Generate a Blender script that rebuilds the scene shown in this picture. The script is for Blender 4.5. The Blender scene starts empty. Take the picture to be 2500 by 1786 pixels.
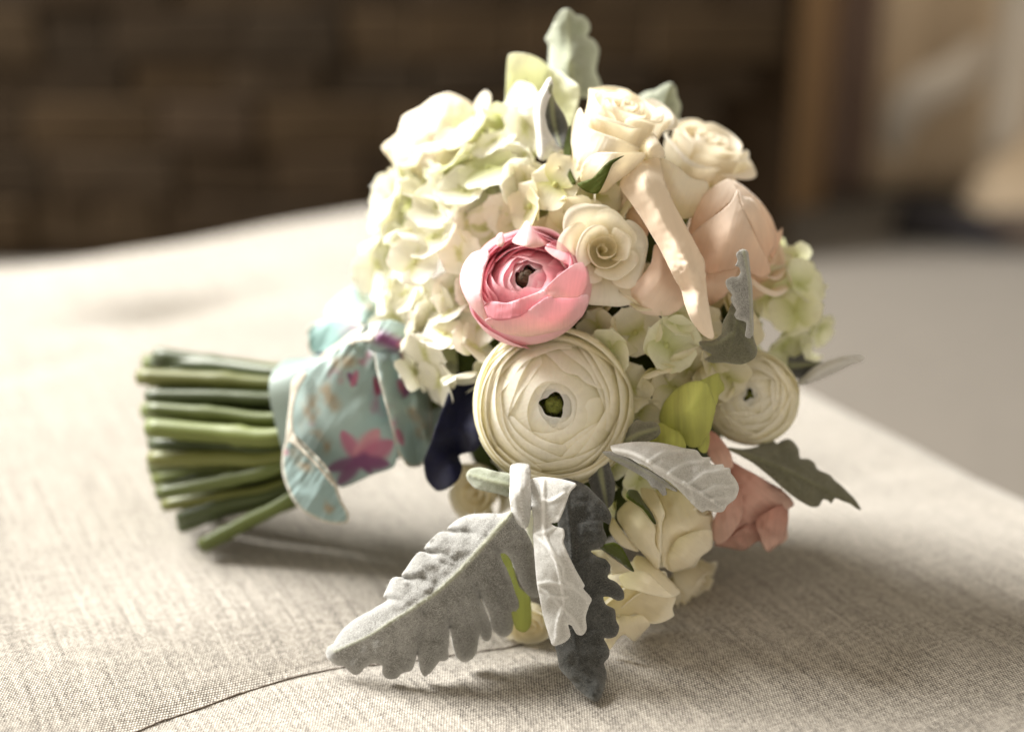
import bpy, bmesh, math, random
import numpy as np
from mathutils import Vector, Matrix, Quaternion
from mathutils.geometry import delaunay_2d_cdt

random.seed(7)
SC = bpy.context.scene
COL = SC.collection

# ------------------------------------------------------------------ camera
IW, IH = 2500.0, 1786.0
LENS = 50.0
F = LENS / 36.0 * IW
CAM_H = 0.317
PITCH = math.radians(19.2)
FWD = Vector((0, math.cos(PITCH), -math.sin(PITCH)))
UPV = Vector((0, math.sin(PITCH), math.cos(PITCH)))
RGT = Vector((1, 0, 0))
CAM = Vector((0, 0, CAM_H))
cd = bpy.data.cameras.new('camera')
cd.lens = LENS
cd.sensor_width = 36.0
cd.clip_start = 0.02
cd.clip_end = 60.0
cd.dof.use_dof = True
cd.dof.focus_distance = 0.584
cd.dof.aperture_fstop = 2.7
cam = bpy.data.objects.new('camera', cd)
cam.location = CAM
cam.rotation_euler = (math.pi / 2 - PITCH, 0, 0)
COL.objects.link(cam)
SC.camera = cam

# ------------------------------------------------------------------ light
world = bpy.data.worlds.new('World')
SC.world = world
world.use_nodes = True
wb = world.node_tree.nodes['Background']
wb.inputs[0].default_value = (1.0, 0.885, 0.71, 1)
wb.inputs[1].default_value = 0.62


def area(name, loc, target, sx, sy, power, color):
    ld = bpy.data.lights.new(name, 'AREA')
    ld.shape = 'RECTANGLE'
    ld.size, ld.size_y = sx, sy
    ld.energy = power
    ld.color = color
    o = bpy.data.objects.new(name, ld)
    o.location = loc
    d = Vector(target) - Vector(loc)
    o.rotation_euler = d.to_track_quat('-Z', 'Y').to_euler()
    COL.objects.link(o)
    return o


area('window_light', (-2.30, 2.15, 2.15), (0.0, 0.65, 0.05), 1.9, 1.8, 525, (1.0, 0.985, 0.94))

SC.view_settings.view_transform = 'Standard'
SC.view_settings.look = 'None'
SC.view_settings.exposure = 0.0
SC.view_settings.gamma = 1.0
SC.view_settings.use_curve_mapping = False
SC.render.engine = 'CYCLES'
SC.cycles.use_denoising = True
SC.cycles.max_bounces = 10
SC.cycles.diffuse_bounces = 5
SC.cycles.transmission_bounces = 6
SC.cycles.sample_clamp_indirect = 6.0


# ------------------------------------------------------------------ helpers
def P(px, py, d):
    """photo pixel + distance along the optical axis -> world point"""
    return CAM + RGT * ((px - IW / 2) / F * d) + UPV * (-(py - IH / 2) / F * d) + FWD * d


def on_table(px, py, z=0.0):
    k = math.sin(PITCH) + (py - IH / 2) / F * math.cos(PITCH)
    return P(px, py, (CAM_H - z) / k)


def table_depth(py, z=0.0):
    return (CAM_H - z) / (math.sin(PITCH) + (py - IH / 2) / F * math.cos(PITCH))


def camdir(x, y, z):
    """x right, y up, z towards the camera"""
    return (RGT * x + UPV * y - FWD * z).normalized()


def zz(x0, y0, s, pts):
    return [(x0 + a / s, y0 + b / s) for a, b in pts]


def srgb(r, g, b):
    def f(c):
        c = c / 255.0
        return c / 12.92 if c <= 0.04045 else ((c + 0.055) / 1.055) ** 2.4
    return (f(r), f(g), f(b), 1.0)


def tag(o, label=None, cat=None, group=None, kind=None):
    if label: o['label'] = label
    if cat: o['category'] = cat
    if group: o['group'] = group
    if kind: o['kind'] = kind
    return o


def empty(name, loc=(0, 0, 0), parent=None):
    o = bpy.data.objects.new(name, None)
    o.empty_display_size = 0.02
    COL.objects.link(o)
    o.location = loc
    o.parent = parent
    return o


def mesh_obj(name, verts, faces, mat, parent=None, smooth=True, uvs=None, cols=None):
    me = bpy.data.meshes.new(name)
    me.from_pydata([tuple(v) for v in verts], [], [tuple(f) for f in faces])
    if uvs is not None:
        uvl = me.uv_layers.new(name='UVMap')
        idx = np.empty(len(me.loops), dtype=np.int32)
        me.loops.foreach_get('vertex_index', idx)
        uvl.data.foreach_set('uv', np.asarray(uvs, dtype=np.float32)[idx].ravel())
    if cols is not None:
        ca = me.color_attributes.new(name='Col', type='FLOAT_COLOR', domain='POINT')
        ca.data.foreach_set('color', np.asarray(cols, dtype=np.float32).ravel())
    if smooth:
        me.polygons.foreach_set('use_smooth', [True] * len(me.polygons))
    me.materials.append(mat)
    me.update()
    o = bpy.data.objects.new(name, me)
    COL.objects.link(o)
    o.parent = parent
    return o


def grid_faces(nu, nv, off=0):
    """vertex (i,j) = off + j*nu + i"""
    out = []
    for j in range(nv - 1):
        for i in range(nu - 1):
            a = off + j * nu + i
            out.append((a, a + 1, a + nu + 1, a + nu))
    return out


def catmull(pts, t):
    """open Catmull-Rom through pts (n,k) at parameters t in 0..1"""
    p = np.asarray(pts, float)
    n = len(p)
    q = np.vstack([2 * p[0] - p[1], p, 2 * p[-1] - p[-2]])
    t = np.clip(np.asarray(t, float), 0, 1) * (n - 1)
    i = np.minimum(t.astype(int), n - 2)
    f = (t - i)[..., None]
    a, b, c, d = q[i], q[i + 1], q[i + 2], q[i + 3]
    return 0.5 * ((2 * b) + (-a + c) * f + (2 * a - 5 * b + 4 * c - d) * f ** 2 + (-a + 3 * b - 3 * c + d) * f ** 3)


def closed_spline(pts, step):
    p = np.asarray(pts, float)
    n = len(p)
    out = []
    for i in range(n):
        a, b, c, d = p[i - 1], p[i], p[(i + 1) % n], p[(i + 2) % n]
        m = max(1, int(np.linalg.norm(c - b) / step))
        for k in range(m):
            f = k / m
            q = 0.5 * ((2 * b) + (-a + c) * f + (2 * a - 5 * b + 4 * c - d) * f ** 2 + (-a + 3 * b - 3 * c + d) * f ** 3)
            out.append(0.75 * q + 0.25 * (b + (c - b) * f))
    return np.array(out)


def seg_dist(pts, line, closed=False):
    """distance of each point to a polyline, and the fraction along it"""
    pts = np.asarray(pts, float)
    L = np.asarray(line, float)
    if closed:
        L = np.vstack([L, L[:1]])
    best = np.full(len(pts), 1e9)
    frac = np.zeros(len(pts))
    seg = np.linalg.norm(np.diff(L, axis=0), axis=1)
    cum = np.concatenate([[0], np.cumsum(seg)])
    tot = cum[-1] if cum[-1] > 0 else 1
    for i in range(len(L) - 1):
        d = L[i + 1] - L[i]
        t = np.clip(((pts - L[i]) @ d) / max(d @ d, 1e-9), 0, 1)
        dist = np.linalg.norm(pts - (L[i] + t[:, None] * d), axis=1)
        m = dist < best
        best[m] = dist[m]
        frac[m] = ((cum[i] + t * seg[i]) / tot)[m]
    return best, frac


def inside(pts, poly):
    x, y = pts[:, 0], pts[:, 1]
    r = np.zeros(len(pts), bool)
    n = len(poly)
    j = n - 1
    for i in range(n):
        xi, yi = poly[i]
        xj, yj = poly[j]
        if yi != yj:
            c = ((yi > y) != (yj > y)) & (x < (xj - xi) * (y - yi) / (yj - yi) + xi)
            r ^= c
        j = i
    return r


def tps(ctrl):
    """thin plate spline through (x, y, d) control points"""
    c = np.asarray(ctrl, float)
    n = len(c)
    xy = c[:, :2] / 500.0
    if n < 4:
        A = np.c_[xy, np.ones(n)]
        s = np.linalg.lstsq(A, c[:, 2], rcond=None)[0]
        return lambda q: (q / 500.0) @ s[:2] + s[2]
    r = np.linalg.norm(xy[:, None] - xy[None], axis=2)
    K = np.where(r > 0, r ** 2 * np.log(r + 1e-12), 0) + np.eye(n) * 1e-4
    A = np.zeros((n + 3, n + 3))
    A[:n, :n] = K
    A[:n, n:] = np.c_[np.ones(n), xy]
    A[n:, :n] = A[:n, n:].T
    s = np.linalg.solve(A, np.r_[c[:, 2], 0, 0, 0])

    def f(q):
        q = q / 500.0
        r = np.linalg.norm(q[:, None] - xy[None], axis=2)
        return np.where(r > 0, r ** 2 * np.log(r + 1e-12), 0) @ s[:n] + s[n] + q @ s[n + 1:]
    return f


def vnoise(p, seed=0):
    """cheap smooth 2-D value noise, p (n,2) -> -1..1"""
    p = np.asarray(p, float)
    i = np.floor(p).astype(np.int64)
    f = p - i
    f = f * f * (3 - 2 * f)

    def h(a, b):
        v = (a * 374761393 + b * 668265263 + seed * 1442695041) & 0xffffffff
        v = ((v ^ (v >> 13)) * 1274126177) & 0xffffffff
        return ((v ^ (v >> 16)) & 0xffff) / 32767.5 - 1
    x, y = i[:, 0], i[:, 1]
    a = h(x, y) * (1 - f[:, 0]) + h(x + 1, y) * f[:, 0]
    b = h(x, y + 1) * (1 - f[:, 0]) + h(x + 1, y + 1) * f[:, 0]
    return a * (1 - f[:, 1]) + b * f[:, 1]


def sheet(name, outline, depth, mat, parent, base=Vector((0, 0, 0)), spacing=7.0, bump=None,
          color=None, thick=0.0006, step=None, scale_px=1.0):
    """A real, thick sheet (leaf, ribbon, petal) with a traced outline, shaped in depth by control points."""
    poly = closed_spline(outline, step or spacing)
    lo, hi = poly.min(0), poly.max(0)
    gx = np.arange(lo[0], hi[0], spacing)
    gy = np.arange(lo[1], hi[1], spacing * 0.866)
    X, Y = np.meshgrid(gx, gy)
    X = X + (np.arange(len(gy)) % 2)[:, None] * spacing / 2
    g = np.c_[X.ravel(), Y.ravel()]
    g = g[inside(g, poly)]
    if len(g):
        e, _ = seg_dist(g, poly, True)
        g = g[e > spacing * 0.5]
    allp = np.vstack([poly, g]) if len(g) else poly
    n = len(poly)
    vs, es, fs, *_ = delaunay_2d_cdt([Vector(p) for p in allp], [], [list(range(n))], 1, 1e-4)
    q = np.array([(v.x, v.y) for v in vs])
    d = tps(depth)(q)
    edge, _ = seg_dist(q, poly, True)
    ctx = dict(edge=edge)
    if bump is not None:
        d = d + bump(q, edge, ctx)
    cols = color(q, edge, ctx) if color is not None else None
    wp = [P(a, b, c) - base for (a, b), c in zip(q, d)]
    faces = [tuple(reversed(f)) for f in fs]
    o = mesh_obj(name, wp, faces, mat, parent, True, q / 400.0, cols)
    if thick:
        m = o.modifiers.new('thickness', 'SOLIDIFY')
        m.thickness = thick
        m.offset = 0.0
    return o


# ------------------------------------------------------------------ materials
def new_mat(name):
    m = bpy.data.materials.new(name)
    m.use_nodes = True
    nt = m.node_tree
    for n in list(nt.nodes):
        nt.nodes.remove(n)
    out = nt.nodes.new('ShaderNodeOutputMaterial')
    return m, nt, out


def N(nt, typ, **kw):
    n = nt.nodes.new(typ)
    for k, v in kw.items():
        if k.startswith('i_'):
            key = k[2:].replace('_', ' ')
            n.inputs[key].default_value = v
        else:
            setattr(n, k, v)
    return n


def ramp(nt, stops):
    r = nt.nodes.new('ShaderNodeValToRGB')
    el = r.color_ramp.elements
    while len(el) < len(stops):
        el.new(0.5)
    for e, (p, c) in zip(el, stops):
        e.position = p
        e.color = c
    return r


def mathn(nt, op, a, b=None, c=None):
    n = nt.nodes.new('ShaderNodeMath')
    n.operation = op
    for i, v in enumerate((a, b, c)):
        if v is None:
            continue
        if isinstance(v, (int, float)):
            n.inputs[i].default_value = v
        else:
            nt.links.new(v, n.inputs[i])
    return n.outputs[0]


def petal_mat(name, stops, transl=0.35, rough=0.68, streak=0.07, tcol=None, bump=0.22, spec=0.14, ufreq=26.0, coat=0.0, blotch=None):
    """thin translucent petal; colour runs from the claw (v=0) to the rim (v=1)"""
    m, nt, out = new_mat(name)
    L = nt.links.new
    uv = N(nt, 'ShaderNodeUVMap')
    sep = N(nt, 'ShaderNodeSeparateXYZ')
    L(uv.outputs[0], sep.inputs[0])
    oi = N(nt, 'ShaderNodeObjectInfo')
    # fine lengthwise veins
    comb = N(nt, 'ShaderNodeCombineXYZ')
    L(mathn(nt, 'MULTIPLY', sep.outputs[0], ufreq), comb.inputs[0])
    L(mathn(nt, 'MULTIPLY', sep.outputs[1], 2.2), comb.inputs[1])
    L(mathn(nt, 'MULTIPLY', oi.outputs['Random'], 37.0), comb.inputs[2])
    nz = N(nt, 'ShaderNodeTexNoise')
    nz.inputs['Scale'].default_value = 1.0
    nz.inputs['Detail'].default_value = 4.0
    L(comb.outputs[0], nz.inputs['Vector'])
    # soft mottling
    tc = N(nt, 'ShaderNodeTexCoord')
    nz2 = N(nt, 'ShaderNodeTexNoise')
    nz2.inputs['Scale'].default_value = 110.0
    nz2.inputs['Detail'].default_value = 3.0
    L(tc.outputs['Object'], nz2.inputs['Vector'])
    vv = mathn(nt, 'ADD', sep.outputs[1], mathn(nt, 'MULTIPLY', mathn(nt, 'SUBTRACT', nz2.outputs[0], 0.5), 0.22))
    rp = ramp(nt, stops)
    L(vv, rp.inputs[0])
    hsv = N(nt, 'ShaderNodeHueSaturation')
    L(rp.outputs[0], hsv.inputs['Color'])
    val = mathn(nt, 'ADD', 1.0 - streak, mathn(nt, 'MULTIPLY', nz.outputs[0], 2 * streak))
    val = mathn(nt, 'MULTIPLY', val, mathn(nt, 'ADD', 0.95, mathn(nt, 'MULTIPLY', oi.outputs['Random'], 0.1)))
    L(val, hsv.inputs['Value'])
    colour = hsv.outputs[0]
    if blotch:
        nz3 = N(nt, 'ShaderNodeTexNoise')
        nz3.inputs['Scale'].default_value = 45.0
        nz3.inputs['Detail'].default_value = 5.0
        L(tc.outputs['Object'], nz3.inputs['Vector'])
        r3 = ramp(nt, [(0.60, (0, 0, 0, 1)), (0.76, (1, 1, 1, 1))])
        L(nz3.outputs[0], r3.inputs[0])
        rim = ramp(nt, [(0.86, (0, 0, 0, 1)), (1.0, (1, 1, 1, 1))])
        L(sep.outputs[1], rim.inputs[0])
        mx = N(nt, 'ShaderNodeMix', data_type='RGBA')
        L(mathn(nt, 'MULTIPLY', mathn(nt, 'MULTIPLY', r3.outputs[0], rim.outputs[0]), 0.75), mx.inputs['Factor'])
        L(colour, mx.inputs['A'])
        mx.inputs['B'].default_value = blotch
        colour = mx.outputs['Result']
    bp = N(nt, 'ShaderNodeBump')
    bp.inputs['Strength'].default_value = bump
    bp.inputs['Distance'].default_value = 0.0012
    L(nz.outputs[0], bp.inputs['Height'])
    pr = N(nt, 'ShaderNodeBsdfPrincipled')
    pr.inputs['Roughness'].default_value = rough
    pr.inputs['Specular IOR Level'].default_value = spec
    pr.inputs['Sheen Weight'].default_value = 0.12
    pr.inputs['Sheen Roughness'].default_value = 0.4
    L(colour, pr.inputs['Base Color'])
    L(bp.outputs[0], pr.inputs['Normal'])
    tr = N(nt, 'ShaderNodeBsdfTranslucent')
    mt = N(nt, 'ShaderNodeMix', data_type='RGBA', blend_type='MULTIPLY')
    mt.inputs['Factor'].default_value = 1.0
    L(colour, mt.inputs['A'])
    mt.inputs['B'].default_value = tcol or (1.0, 0.95, 0.8, 1)
    L(mt.outputs['Result'], tr.inputs['Color'])
    ms = N(nt, 'ShaderNodeMixShader')
    ms.inputs[0].default_value = transl
    L(pr.outputs[0], ms.inputs[1])
    L(tr.outputs[0], ms.inputs[2])
    L(ms.outputs[0], out.inputs[0])
    return m


def plain_mat(name, color, rough=0.6, noise=0.0, nscale=40.0, bump=0.0, spec=0.3, stretch=None, color2=None, metallic=0.0, sheen=0.0):
    m, nt, out = new_mat(name)
    L = nt.links.new
    pr = N(nt, 'ShaderNodeBsdfPrincipled')
    pr.inputs['Roughness'].default_value = rough
    pr.inputs['Specular IOR Level'].default_value = spec
    pr.inputs['Sheen Weight'].default_value = sheen
    tc = N(nt, 'ShaderNodeTexCoord')
    mp = N(nt, 'ShaderNodeMapping')
    L(tc.outputs['Object'], mp.inputs[0])
    if stretch:
        mp.inputs['Scale'].default_value = stretch
    nz = N(nt, 'ShaderNodeTexNoise')
    nz.inputs['Scale'].default_value = nscale
    nz.inputs['Detail'].default_value = 5.0
    L(mp.outputs[0], nz.inputs['Vector'])
    mx = N(nt, 'ShaderNodeMix', data_type='RGBA')
    c2 = color2 or tuple(c * (1 - noise) for c in color[:3]) + (1,)
    r = ramp(nt, [(0.3, (0, 0, 0, 1)), (0.7, (1, 1, 1, 1))])
    L(nz.outputs[0], r.inputs[0])
    L(r.outputs[0], mx.inputs['Factor'])
    mx.inputs['A'].default_value = color
    mx.inputs['B'].default_value = c2
    L(mx.outputs['Result'], pr.inputs['Base Color'])
    if bump:
        bp = N(nt, 'ShaderNodeBump')
        bp.inputs['Strength'].default_value = bump
        bp.inputs['Distance'].default_value = 0.002
        L(nz.outputs[0], bp.inputs['Height'])
        L(bp.outputs[0], pr.inputs['Normal'])
    L(pr.outputs[0], out.inputs[0])
    return m


def felt_mat(name, pale, deep, fibre=0.5, transl=0.12, rib=None):
    """woolly silver leaf: pale matted hairs over a green-grey blade. Col.r = vein mask, Col.g = rim, Col.b = how thin the wool is"""
    m, nt, out = new_mat(name)
    L = nt.links.new
    tc = N(nt, 'ShaderNodeTexCoord')
    at = N(nt, 'ShaderNodeAttribute', attribute_name='Col')
    sep = N(nt, 'ShaderNodeSeparateColor')
    L(at.outputs['Color'], sep.inputs[0])
    warp = N(nt, 'ShaderNodeTexNoise')
    warp.inputs['Scale'].default_value = 260.0
    warp.inputs['Detail'].default_value = 2.0
    L(tc.outputs['Object'], warp.inputs['Vector'])
    vm = N(nt, 'ShaderNodeVectorMath', operation='SCALE')
    L(warp.outputs['Color'], vm.inputs[0])
    vm.inputs['Scale'].default_value = 0.006
    va = N(nt, 'ShaderNodeVectorMath', operation='ADD')
    L(tc.outputs['Object'], va.inputs[0])
    L(vm.outputs[0], va.inputs[1])
    fib = N(nt, 'ShaderNodeTexNoise')
    fib.inputs['Scale'].default_value = 1500.0
    fib.inputs['Detail'].default_value = 3.0
    fib.inputs['Roughness'].default_value = 0.7
    L(va.outputs[0], fib.inputs['Vector'])
    big = N(nt, 'ShaderNodeTexNoise')
    big.inputs['Scale'].default_value = 150.0
    big.inputs['Detail'].default_value = 4.0
    L(tc.outputs['Object'], big.inputs['Vector'])
    k = mathn(nt, 'ADD', mathn(nt, 'MULTIPLY', fib.outputs[0], 0.80), mathn(nt, 'MULTIPLY', big.outputs[0], 0.20))
    k = mathn(nt, 'ADD', k, mathn(nt, 'MULTIPLY', sep.outputs[1], 0.22))
    k = mathn(nt, 'ADD', k, mathn(nt, 'MULTIPLY', sep.outputs[2], -0.16))
    rp = ramp(nt, [(0.5 - fibre * 0.28, deep), (0.5 + fibre * 0.22, pale)])
    L(k, rp.inputs[0])
    mx = N(nt, 'ShaderNodeMix', data_type='RGBA')
    L(sep.outputs[0], mx.inputs['Factor'])
    L(rp.outputs[0], mx.inputs['A'])
    mx.inputs['B'].default_value = rib or tuple(0.5 * a + 0.5 * b for a, b in zip(pale, srgb(164, 168, 122)))
    bp = N(nt, 'ShaderNodeBump')
    bp.inputs['Strength'].default_value = 0.55
    bp.inputs['Distance'].default_value = 0.0006
    L(k, bp.inputs['Height'])
    pr = N(nt, 'ShaderNodeBsdfPrincipled')
    pr.inputs['Roughness'].default_value = 0.95
    pr.inputs['Specular IOR Level'].default_value = 0.05
    pr.inputs['Sheen Weight'].default_value = 0.5
    pr.inputs['Sheen Roughness'].default_value = 0.5
    L(mx.outputs['Result'], pr.inputs['Base Color'])
    L(bp.outputs[0], pr.inputs['Normal'])
    tr = N(nt, 'ShaderNodeBsdfTranslucent')
    L(mx.outputs['Result'], tr.inputs['Color'])
    ms = N(nt, 'ShaderNodeMixShader')
    ms.inputs[0].default_value = transl
    L(pr.outputs[0], ms.inputs[1])
    L(tr.outputs[0], ms.inputs[2])
    L(ms.outputs[0], out.inputs[0])
    return m


def print_mat(name, rough=0.45, transl=0.25, sheen=0.3):
    """fabric whose print sits in the Col attribute"""
    m, nt, out = new_mat(name)
    L = nt.links.new
    at = N(nt, 'ShaderNodeAttribute', attribute_name='Col')
    uv = N(nt, 'ShaderNodeUVMap')
    nz = N(nt, 'ShaderNodeTexNoise')
    nz.inputs['Scale'].default_value = 160.0
    L(uv.outputs[0], nz.inputs['Vector'])
    hsv = N(nt, 'ShaderNodeHueSaturation')
    L(at.outputs['Color'], hsv.inputs['Color'])
    L(mathn(nt, 'ADD', 0.9, mathn(nt, 'MULTIPLY', nz.outputs[0], 0.2)), hsv.inputs['Value'])
    pr = N(nt, 'ShaderNodeBsdfPrincipled')
    pr.inputs['Roughness'].default_value = rough
    pr.inputs['Specular IOR Level'].default_value = 0.35
    pr.inputs['Sheen Weight'].default_value = sheen
    L(hsv.outputs[0], pr.inputs['Base Color'])
    tr = N(nt, 'ShaderNodeBsdfTranslucent')
    L(hsv.outputs[0], tr.inputs['Color'])
    ms = N(nt, 'ShaderNodeMixShader')
    ms.inputs[0].default_value = transl
    L(pr.outputs[0], ms.inputs[1])
    L(tr.outputs[0], ms.inputs[2])
    L(ms.outputs[0], out.inputs[0])
    return m


def linen_mat(name):
    m, nt, out = new_mat(name)
    L = nt.links.new
    uv = N(nt, 'ShaderNodeUVMap')          # metres along the two thread directions
    wn = N(nt, 'ShaderNodeTexNoise')
    wn.inputs['Scale'].default_value = 90.0
    wn.inputs['Detail'].default_value = 2.0
    L(uv.outputs[0], wn.inputs['Vector'])
    ws = N(nt, 'ShaderNodeVectorMath', operation='SCALE')
    L(wn.outputs['Color'], ws.inputs[0])
    ws.inputs['Scale'].default_value = 0.0011
    wa = N(nt, 'ShaderNodeVectorMath', operation='ADD')
    L(uv.outputs[0], wa.inputs[0])
    L(ws.outputs[0], wa.inputs[1])
    sep = N(nt, 'ShaderNodeSeparateXYZ')
    L(wa.outputs[0], sep.inputs[0])
    p = 0.00120
    x = mathn(nt, 'DIVIDE', sep.outputs[0], p)
    y = mathn(nt, 'DIVIDE', sep.outputs[1], p)
    par = mathn(nt, 'MULTIPLY', mathn(nt, 'FLOOR', y), math.pi)
    sx = mathn(nt, 'SINE', mathn(nt, 'ADD', mathn(nt, 'MULTIPLY', x, 2 * math.pi), par))
    ty = mathn(nt, 'SINE', mathn(nt, 'MULTIPLY', mathn(nt, 'FRACT', y), math.pi))
    bead = mathn(nt, 'MULTIPLY', mathn(nt, 'ADD', mathn(nt, 'MULTIPLY', sx, 0.5), 0.5), ty)
    tx = mathn(nt, 'ABSOLUTE', mathn(nt, 'SINE', mathn(nt, 'MULTIPLY', x, 2 * math.pi)))
    h = mathn(nt, 'ADD', mathn(nt, 'MULTIPLY', bead, 0.75), mathn(nt, 'MULTIPLY', tx, 0.10))

    def slub(kx, ky, seed, det=3.0):
        mp = N(nt, 'ShaderNodeMapping')
        mp.inputs['Scale'].default_value = (kx, ky, 1)
        mp.inputs['Location'].default_value = (seed, seed * 1.7, 0)
        L(uv.outputs[0], mp.inputs[0])
        t = N(nt, 'ShaderNodeTexNoise')
        t.inputs['Scale'].default_value = 1.0
        t.inputs['Detail'].default_value = det
        L(mp.outputs[0], t.inputs['Vector'])
        return t.outputs[0]
    s1 = slub(420.0, 7.0, 3.1)
    s2 = slub(14.0, 620.0, 8.3)
    s3 = slub(1100.0, 30.0, 1.3, 1.0)
    big = slub(9.0, 9.0, 5.0)
    wnz = N(nt, 'ShaderNodeTexWhiteNoise', noise_dimensions='2D')
    cc = N(nt, 'ShaderNodeCombineXYZ')
    L(mathn(nt, 'FLOOR', mathn(nt, 'ADD', x, mathn(nt, 'MULTIPLY', mathn(nt, 'FLOOR', y), 0.5))), cc.inputs[0])
    L(mathn(nt, 'FLOOR', y), cc.inputs[1])
    L(cc.outputs[0], wnz.inputs['Vector'])
    tone = mathn(nt, 'ADD', mathn(nt, 'MULTIPLY', h, 0.80), mathn(nt, 'MULTIPLY', s1, 0.42))
    tone = mathn(nt, 'ADD', tone, mathn(nt, 'MULTIPLY', wnz.outputs['Value'], 0.26))
    tone = mathn(nt, 'ADD', tone, mathn(nt, 'MULTIPLY', s2, 0.26))
    tone = mathn(nt, 'ADD', tone, mathn(nt, 'MULTIPLY', s3, 0.30))
    tone = mathn(nt, 'ADD', tone, mathn(nt, 'MULTIPLY', big, 0.12))
    rp = ramp(nt, [(0.0, srgb(62, 55, 49)), (0.36, srgb(157, 149, 138)), (0.72, srgb(202, 195, 184)), (1.0, srgb(232, 226, 217))])
    L(mathn(nt, 'MULTIPLY', mathn(nt, 'SUBTRACT', tone, 0.55), 1.04), rp.inputs[0])
    bp = N(nt, 'ShaderNodeBump')
    bp.inputs['Strength'].default_value = 0.9
    bp.inputs['Distance'].default_value = 0.0005
    L(mathn(nt, 'ADD', h, mathn(nt, 'MULTIPLY', s1, 0.5)), bp.inputs['Height'])
    pr = N(nt, 'ShaderNodeBsdfPrincipled')
    pr.inputs['Roughness'].default_value = 0.9
    pr.inputs['Specular IOR Level'].default_value = 0.12
    pr.inputs['Sheen Weight'].default_value = 0.35
    pr.inputs['Sheen Roughness'].default_value = 0.5
    L(rp.outputs[0], pr.inputs['Base Color'])
    L(bp.outputs[0], pr.inputs['Normal'])
    L(pr.outputs[0], out.inputs[0])
    return m


M = {}
M['linen'] = linen_mat('linen_weave')
M['cream'] = petal_mat('cream_petal', [(0.0, srgb(206, 206, 146)), (0.45, srgb(234, 231, 200)), (0.80, srgb(250, 248, 234)), (1.0, srgb(255, 254, 250))], 0.44)
M['cream_rose'] = petal_mat('cream_rose_petal', [(0.0, srgb(232, 226, 184)), (0.5, srgb(247, 242, 224)), (1.0, srgb(252, 249, 239))], 0.40, blotch=srgb(196, 160, 110))
M['white_rose'] = petal_mat('white_rose_petal', [(0.0, srgb(230, 222, 176)), (0.5, srgb(248, 242, 228)), (1.0, srgb(252, 248, 240))], 0.42, blotch=srgb(200, 166, 120))
M['peach'] = petal_mat('peach_petal', [(0.0, srgb(238, 206, 180)), (0.5, srgb(246, 226, 207)), (1.0, srgb(251, 241, 230))], 0.36, tcol=(1, 0.92, 0.80, 1))
M['peach_firm'] = petal_mat('peach_petal_firm', [(0.0, srgb(246, 230, 206)), (0.5, srgb(245, 224, 200)), (1.0, srgb(248, 232, 212))], 0.12, tcol=(1, 0.92, 0.80, 1), streak=0.10, bump=0.4)
M['salmon'] = petal_mat('salmon_petal', [(0.0, srgb(206, 152, 138)), (0.5, srgb(216, 174, 160)), (1.0, srgb(238, 210, 196))], 0.32, tcol=(1, 0.76, 0.68, 1), streak=0.14)
M['pink_out'] = petal_mat('pink_petal_pale', [(0.0, srgb(244, 216, 200)), (0.45, srgb(244, 200, 204)), (0.85, srgb(245, 204, 213)), (1.0, srgb(250, 230, 234))], 0.28, tcol=(1, 0.82, 0.86, 1), streak=0.09)
M['pink_in'] = petal_mat('pink_petal_deep', [(0.0, srgb(226, 150, 160)), (0.5, srgb(238, 168, 180)), (0.85, srgb(244, 192, 202)), (1.0, srgb(251, 224, 228))], 0.34, tcol=(1, 0.7, 0.76, 1), streak=0.10)
M['hyd_w'] = petal_mat('hydrangea_sepal_white', [(0.0, srgb(218, 219, 160)), (0.24, srgb(247, 245, 228)), (1.0, srgb(251, 249, 240))], 0.28, tcol=(1, 0.99, 0.93, 1), ufreq=9)
M['hyd_g'] = petal_mat('hydrangea_sepal_green', [(0.0, srgb(206, 211, 148)), (0.5, srgb(237, 238, 208)), (1.0, srgb(245, 245, 228))], 0.26, tcol=(1, 1, 0.86, 1), ufreq=9)
M['hyd_t'] = petal_mat('hydrangea_sepal_ivory', [(0.0, srgb(196, 196, 124)), (0.4, srgb(234, 229, 202)), (1.0, srgb(243, 238, 220))], 0.38, ufreq=9)
M['lime'] = petal_mat('lime_petal', [(0.0, srgb(150, 160, 40)), (0.6, srgb(178, 182, 78)), (1.0, srgb(204, 206, 120))], 0.35, tcol=(0.9, 1, 0.4, 1), streak=0.34, ufreq=22, bump=0.6)
M['palegreen'] = petal_mat('pale_green_petal', [(0.0, srgb(224, 228, 178)), (0.6, srgb(241, 242, 218)), (1.0, srgb(248, 248, 234))], 0.34, tcol=(1, 1, 0.90, 1))
M['sepal'] = petal_mat('green_sepal', [(0.0, srgb(84, 94, 34)), (0.6, srgb(80, 90, 34)), (1.0, srgb(62, 70, 28))], 0.2, tcol=(0.9, 1, 0.3, 1), streak=0.15)
M['strap'] = petal_mat('strap_leaf', [(0.0, srgb(128, 138, 52)), (0.6, srgb(140, 150, 64)), (1.0, srgb(186, 192, 110))], 0.2, tcol=(0.9, 1, 0.4, 1), streak=0.2)
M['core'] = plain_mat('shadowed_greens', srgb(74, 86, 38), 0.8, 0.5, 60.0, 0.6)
M['stem'] = petal_mat('cut_stem', [(0.0, srgb(76, 86, 26)), (0.5, srgb(86, 98, 34)), (1.0, srgb(70, 80, 24))], 0.05, rough=0.46, streak=0.26, tcol=(0.7, 1, 0.3, 1), bump=0.25, spec=0.5, ufreq=8)
M['stem_b'] = petal_mat('brownish_stem', [(0.0, srgb(104, 106, 50)), (0.5, srgb(98, 104, 44)), (1.0, srgb(100, 98, 56))], 0.05, rough=0.45, streak=0.25, tcol=(0.8, 1, 0.4, 1), bump=0.3, spec=0.4, ufreq=8)
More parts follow.
